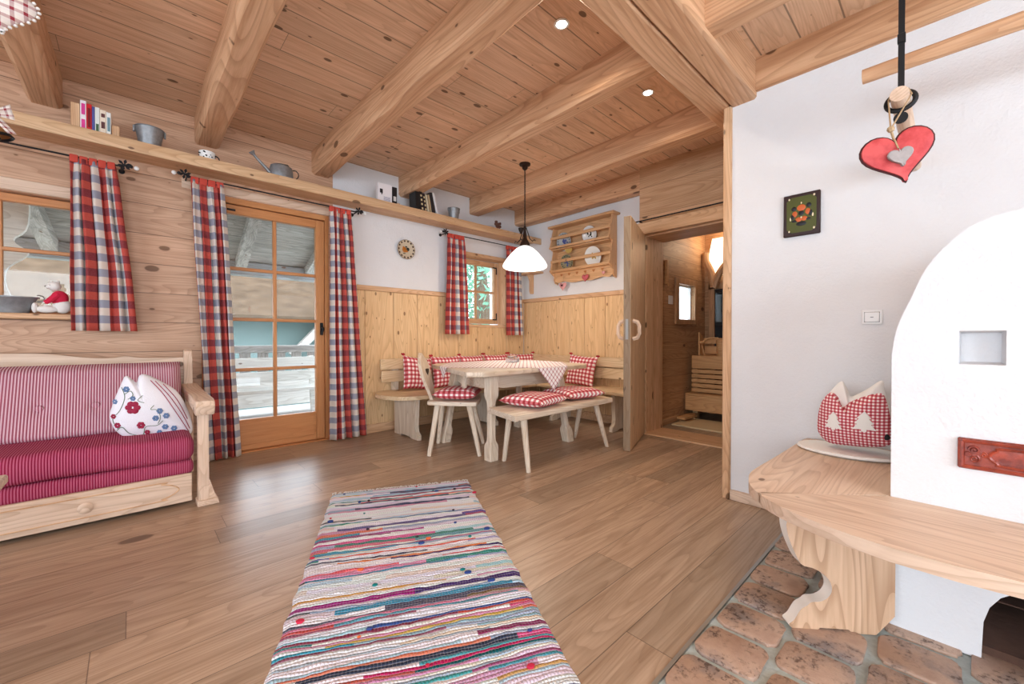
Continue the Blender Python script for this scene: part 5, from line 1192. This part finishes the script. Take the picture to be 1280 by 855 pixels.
# ------------------------------------------------------------------ window sill and things hanging at the left edge
t = thing('zinc_tub', 'oval zinc tub on the sill of the left window', 'tub', (-.70, 4.165, 1.164))
m = MB(); m.lathe([(0, .003), (.20, .003), (.204, 0), (.245, .105), (.252, .108), (.252, .100), (.238, .098), (.2, .012), (0, .012)], seg=40, sy=.32); m.fin('basin', ZINC, t)
for s_ in (-1, 1):
    m = MB(); m.tube([(s_*(.245+.028*math.sin(a)), 0, .10+.022*math.cos(a)) for a in [PI*k/8-.2 for k in range(10)]], .004, 6); m.fin('handle', ZINC, t)
t = thing('plush_bear', 'white plush toy with a red shirt sitting on the window sill beside the curtain', 'toy', (-.345, 4.15, 1.166))
PL = plain('white_plush', srgb(236, 232, 226), 1, bump=.8, bs=220)
m = MB(); 
for c, r_, sc_ in (((0, 0, .05), .048, (1, .8, 1)), ((-.035, -.008, .185), .033, (1, 1, .95)), ((-.06, -.02, .178), .016, (1, 1, .8)), ((-.05, .0, .214), .011, (1, .5, 1)), ((-.02, .0, .216), .011, (1, .5, 1)), ((-.07, -.015, .028), .028, (2.0, 1, .9)), ((-.122, -.015, .036), .032, (.5, .8, 1.1)), ((-.05, .02, .03), .026, (1.8, 1, .9))):
    m.ball(c, r_, sc=sc_, seg=14)
body = m.fin('body', PL, t)
m = MB(); m.ball((-.012, 0, .105), .046, sc=(.95, .8, 1.15), seg=14); m.tube([(-.02, -.03, .13), (-.05, -.04, .09), (-.075, -.035, .07)], [.02, .018, .014], 8); m.fin('red_shirt', checks('rose_check', [srgb(206, 24, 60), srgb(220, 60, 90)], [srgb(206, 24, 60), srgb(240, 200, 210)], .012, .012) if False else plain('rose_red_cloth', srgb(206, 34, 66), .9), t)
m = MB(); m.ball((-.052, -.032, .190), .004, seg=6); m.ball((-.074, -.024, .182), .005, seg=6); m.fin('eyes_and_nose', IRON, t)
t = thing('plaid_heart', 'padded plaid heart hanging from the ceiling at the upper left edge', 'ornament', tuple(at(2, 8, 1, 2.2)))
m, _ = puff([(a, b) for a, b in heart_pts(.16, 22)], .05, 6, sub=2); m.fin('heart', PLAID, t, ang=80)
m = MB()
for a, b in heart_pts(.168, 40): m.ball((a, 0, b), .006, seg=6)
m.fin('lace_edge', FELT, t)
m = MB(); m.tube([(0, 0, .05), (0, 0, 2.58-t.location.z)], .0015, 4); m.fin('string', JUTE, t); 
b0 = at(-5, 168, 1, 3.5)
t = thing('bow_bell', 'brown bell with a plaid bow hanging before the shelf at the left edge', 'ornament', tuple(b0)); t.rotation_euler = (0, math.radians(-12), 0)
m = MB(); m.lathe([(0, .10), (.018, .098), (.028, .08), (.04, .04), (.056, 0), (.062, -.012), (.058, -.012), (.03, .03), (0, .06)], seg=24); m.fin('bell', plain('brown_bell', srgb(150, 104, 60), .5, .3), t)
m = MB(); m.lathe([(.0565, 0), (.064, -.014), (.060, -.018), (.050, -.008)], seg=24); m.ball((0, 0, -.02), .014); m.fin('dark_rim', IRON, t)
m = MB()
for s_ in (-1, 1):
    m.grid(lambda u, v: Vector((s_*(.012+.075*u), -.02+.012*math.sin(v*6), .105+(v-.5)*(.02+.06*u)+.012*u)), 8, 8, uvf=lambda u, v: (u*.08, v*.08))
    m.grid(lambda u, v: Vector((s_*.01+s_*.05*u+(v-.5)*.035, -.03-.006*math.sin(v*5), .10-.10*u)), 8, 6, uvf=lambda u, v: (v*.05, u*.12))
m.ball((0, -.022, .105), .014)
o = m.fin('plaid_bow', PLAID, t, ang=180); sd = o.modifiers.new('thick', 'SOLIDIFY'); sd.thickness = .002
m = MB(); R_ = t.rotation_euler.to_matrix().inverted(); p0 = Vector((0, 0, .1)); m.tube([p0, p0 + R_ @ Vector((0, 0, 2.575-b0.z-.1))], .0015, 4); m.fin('string', JUTE, t)
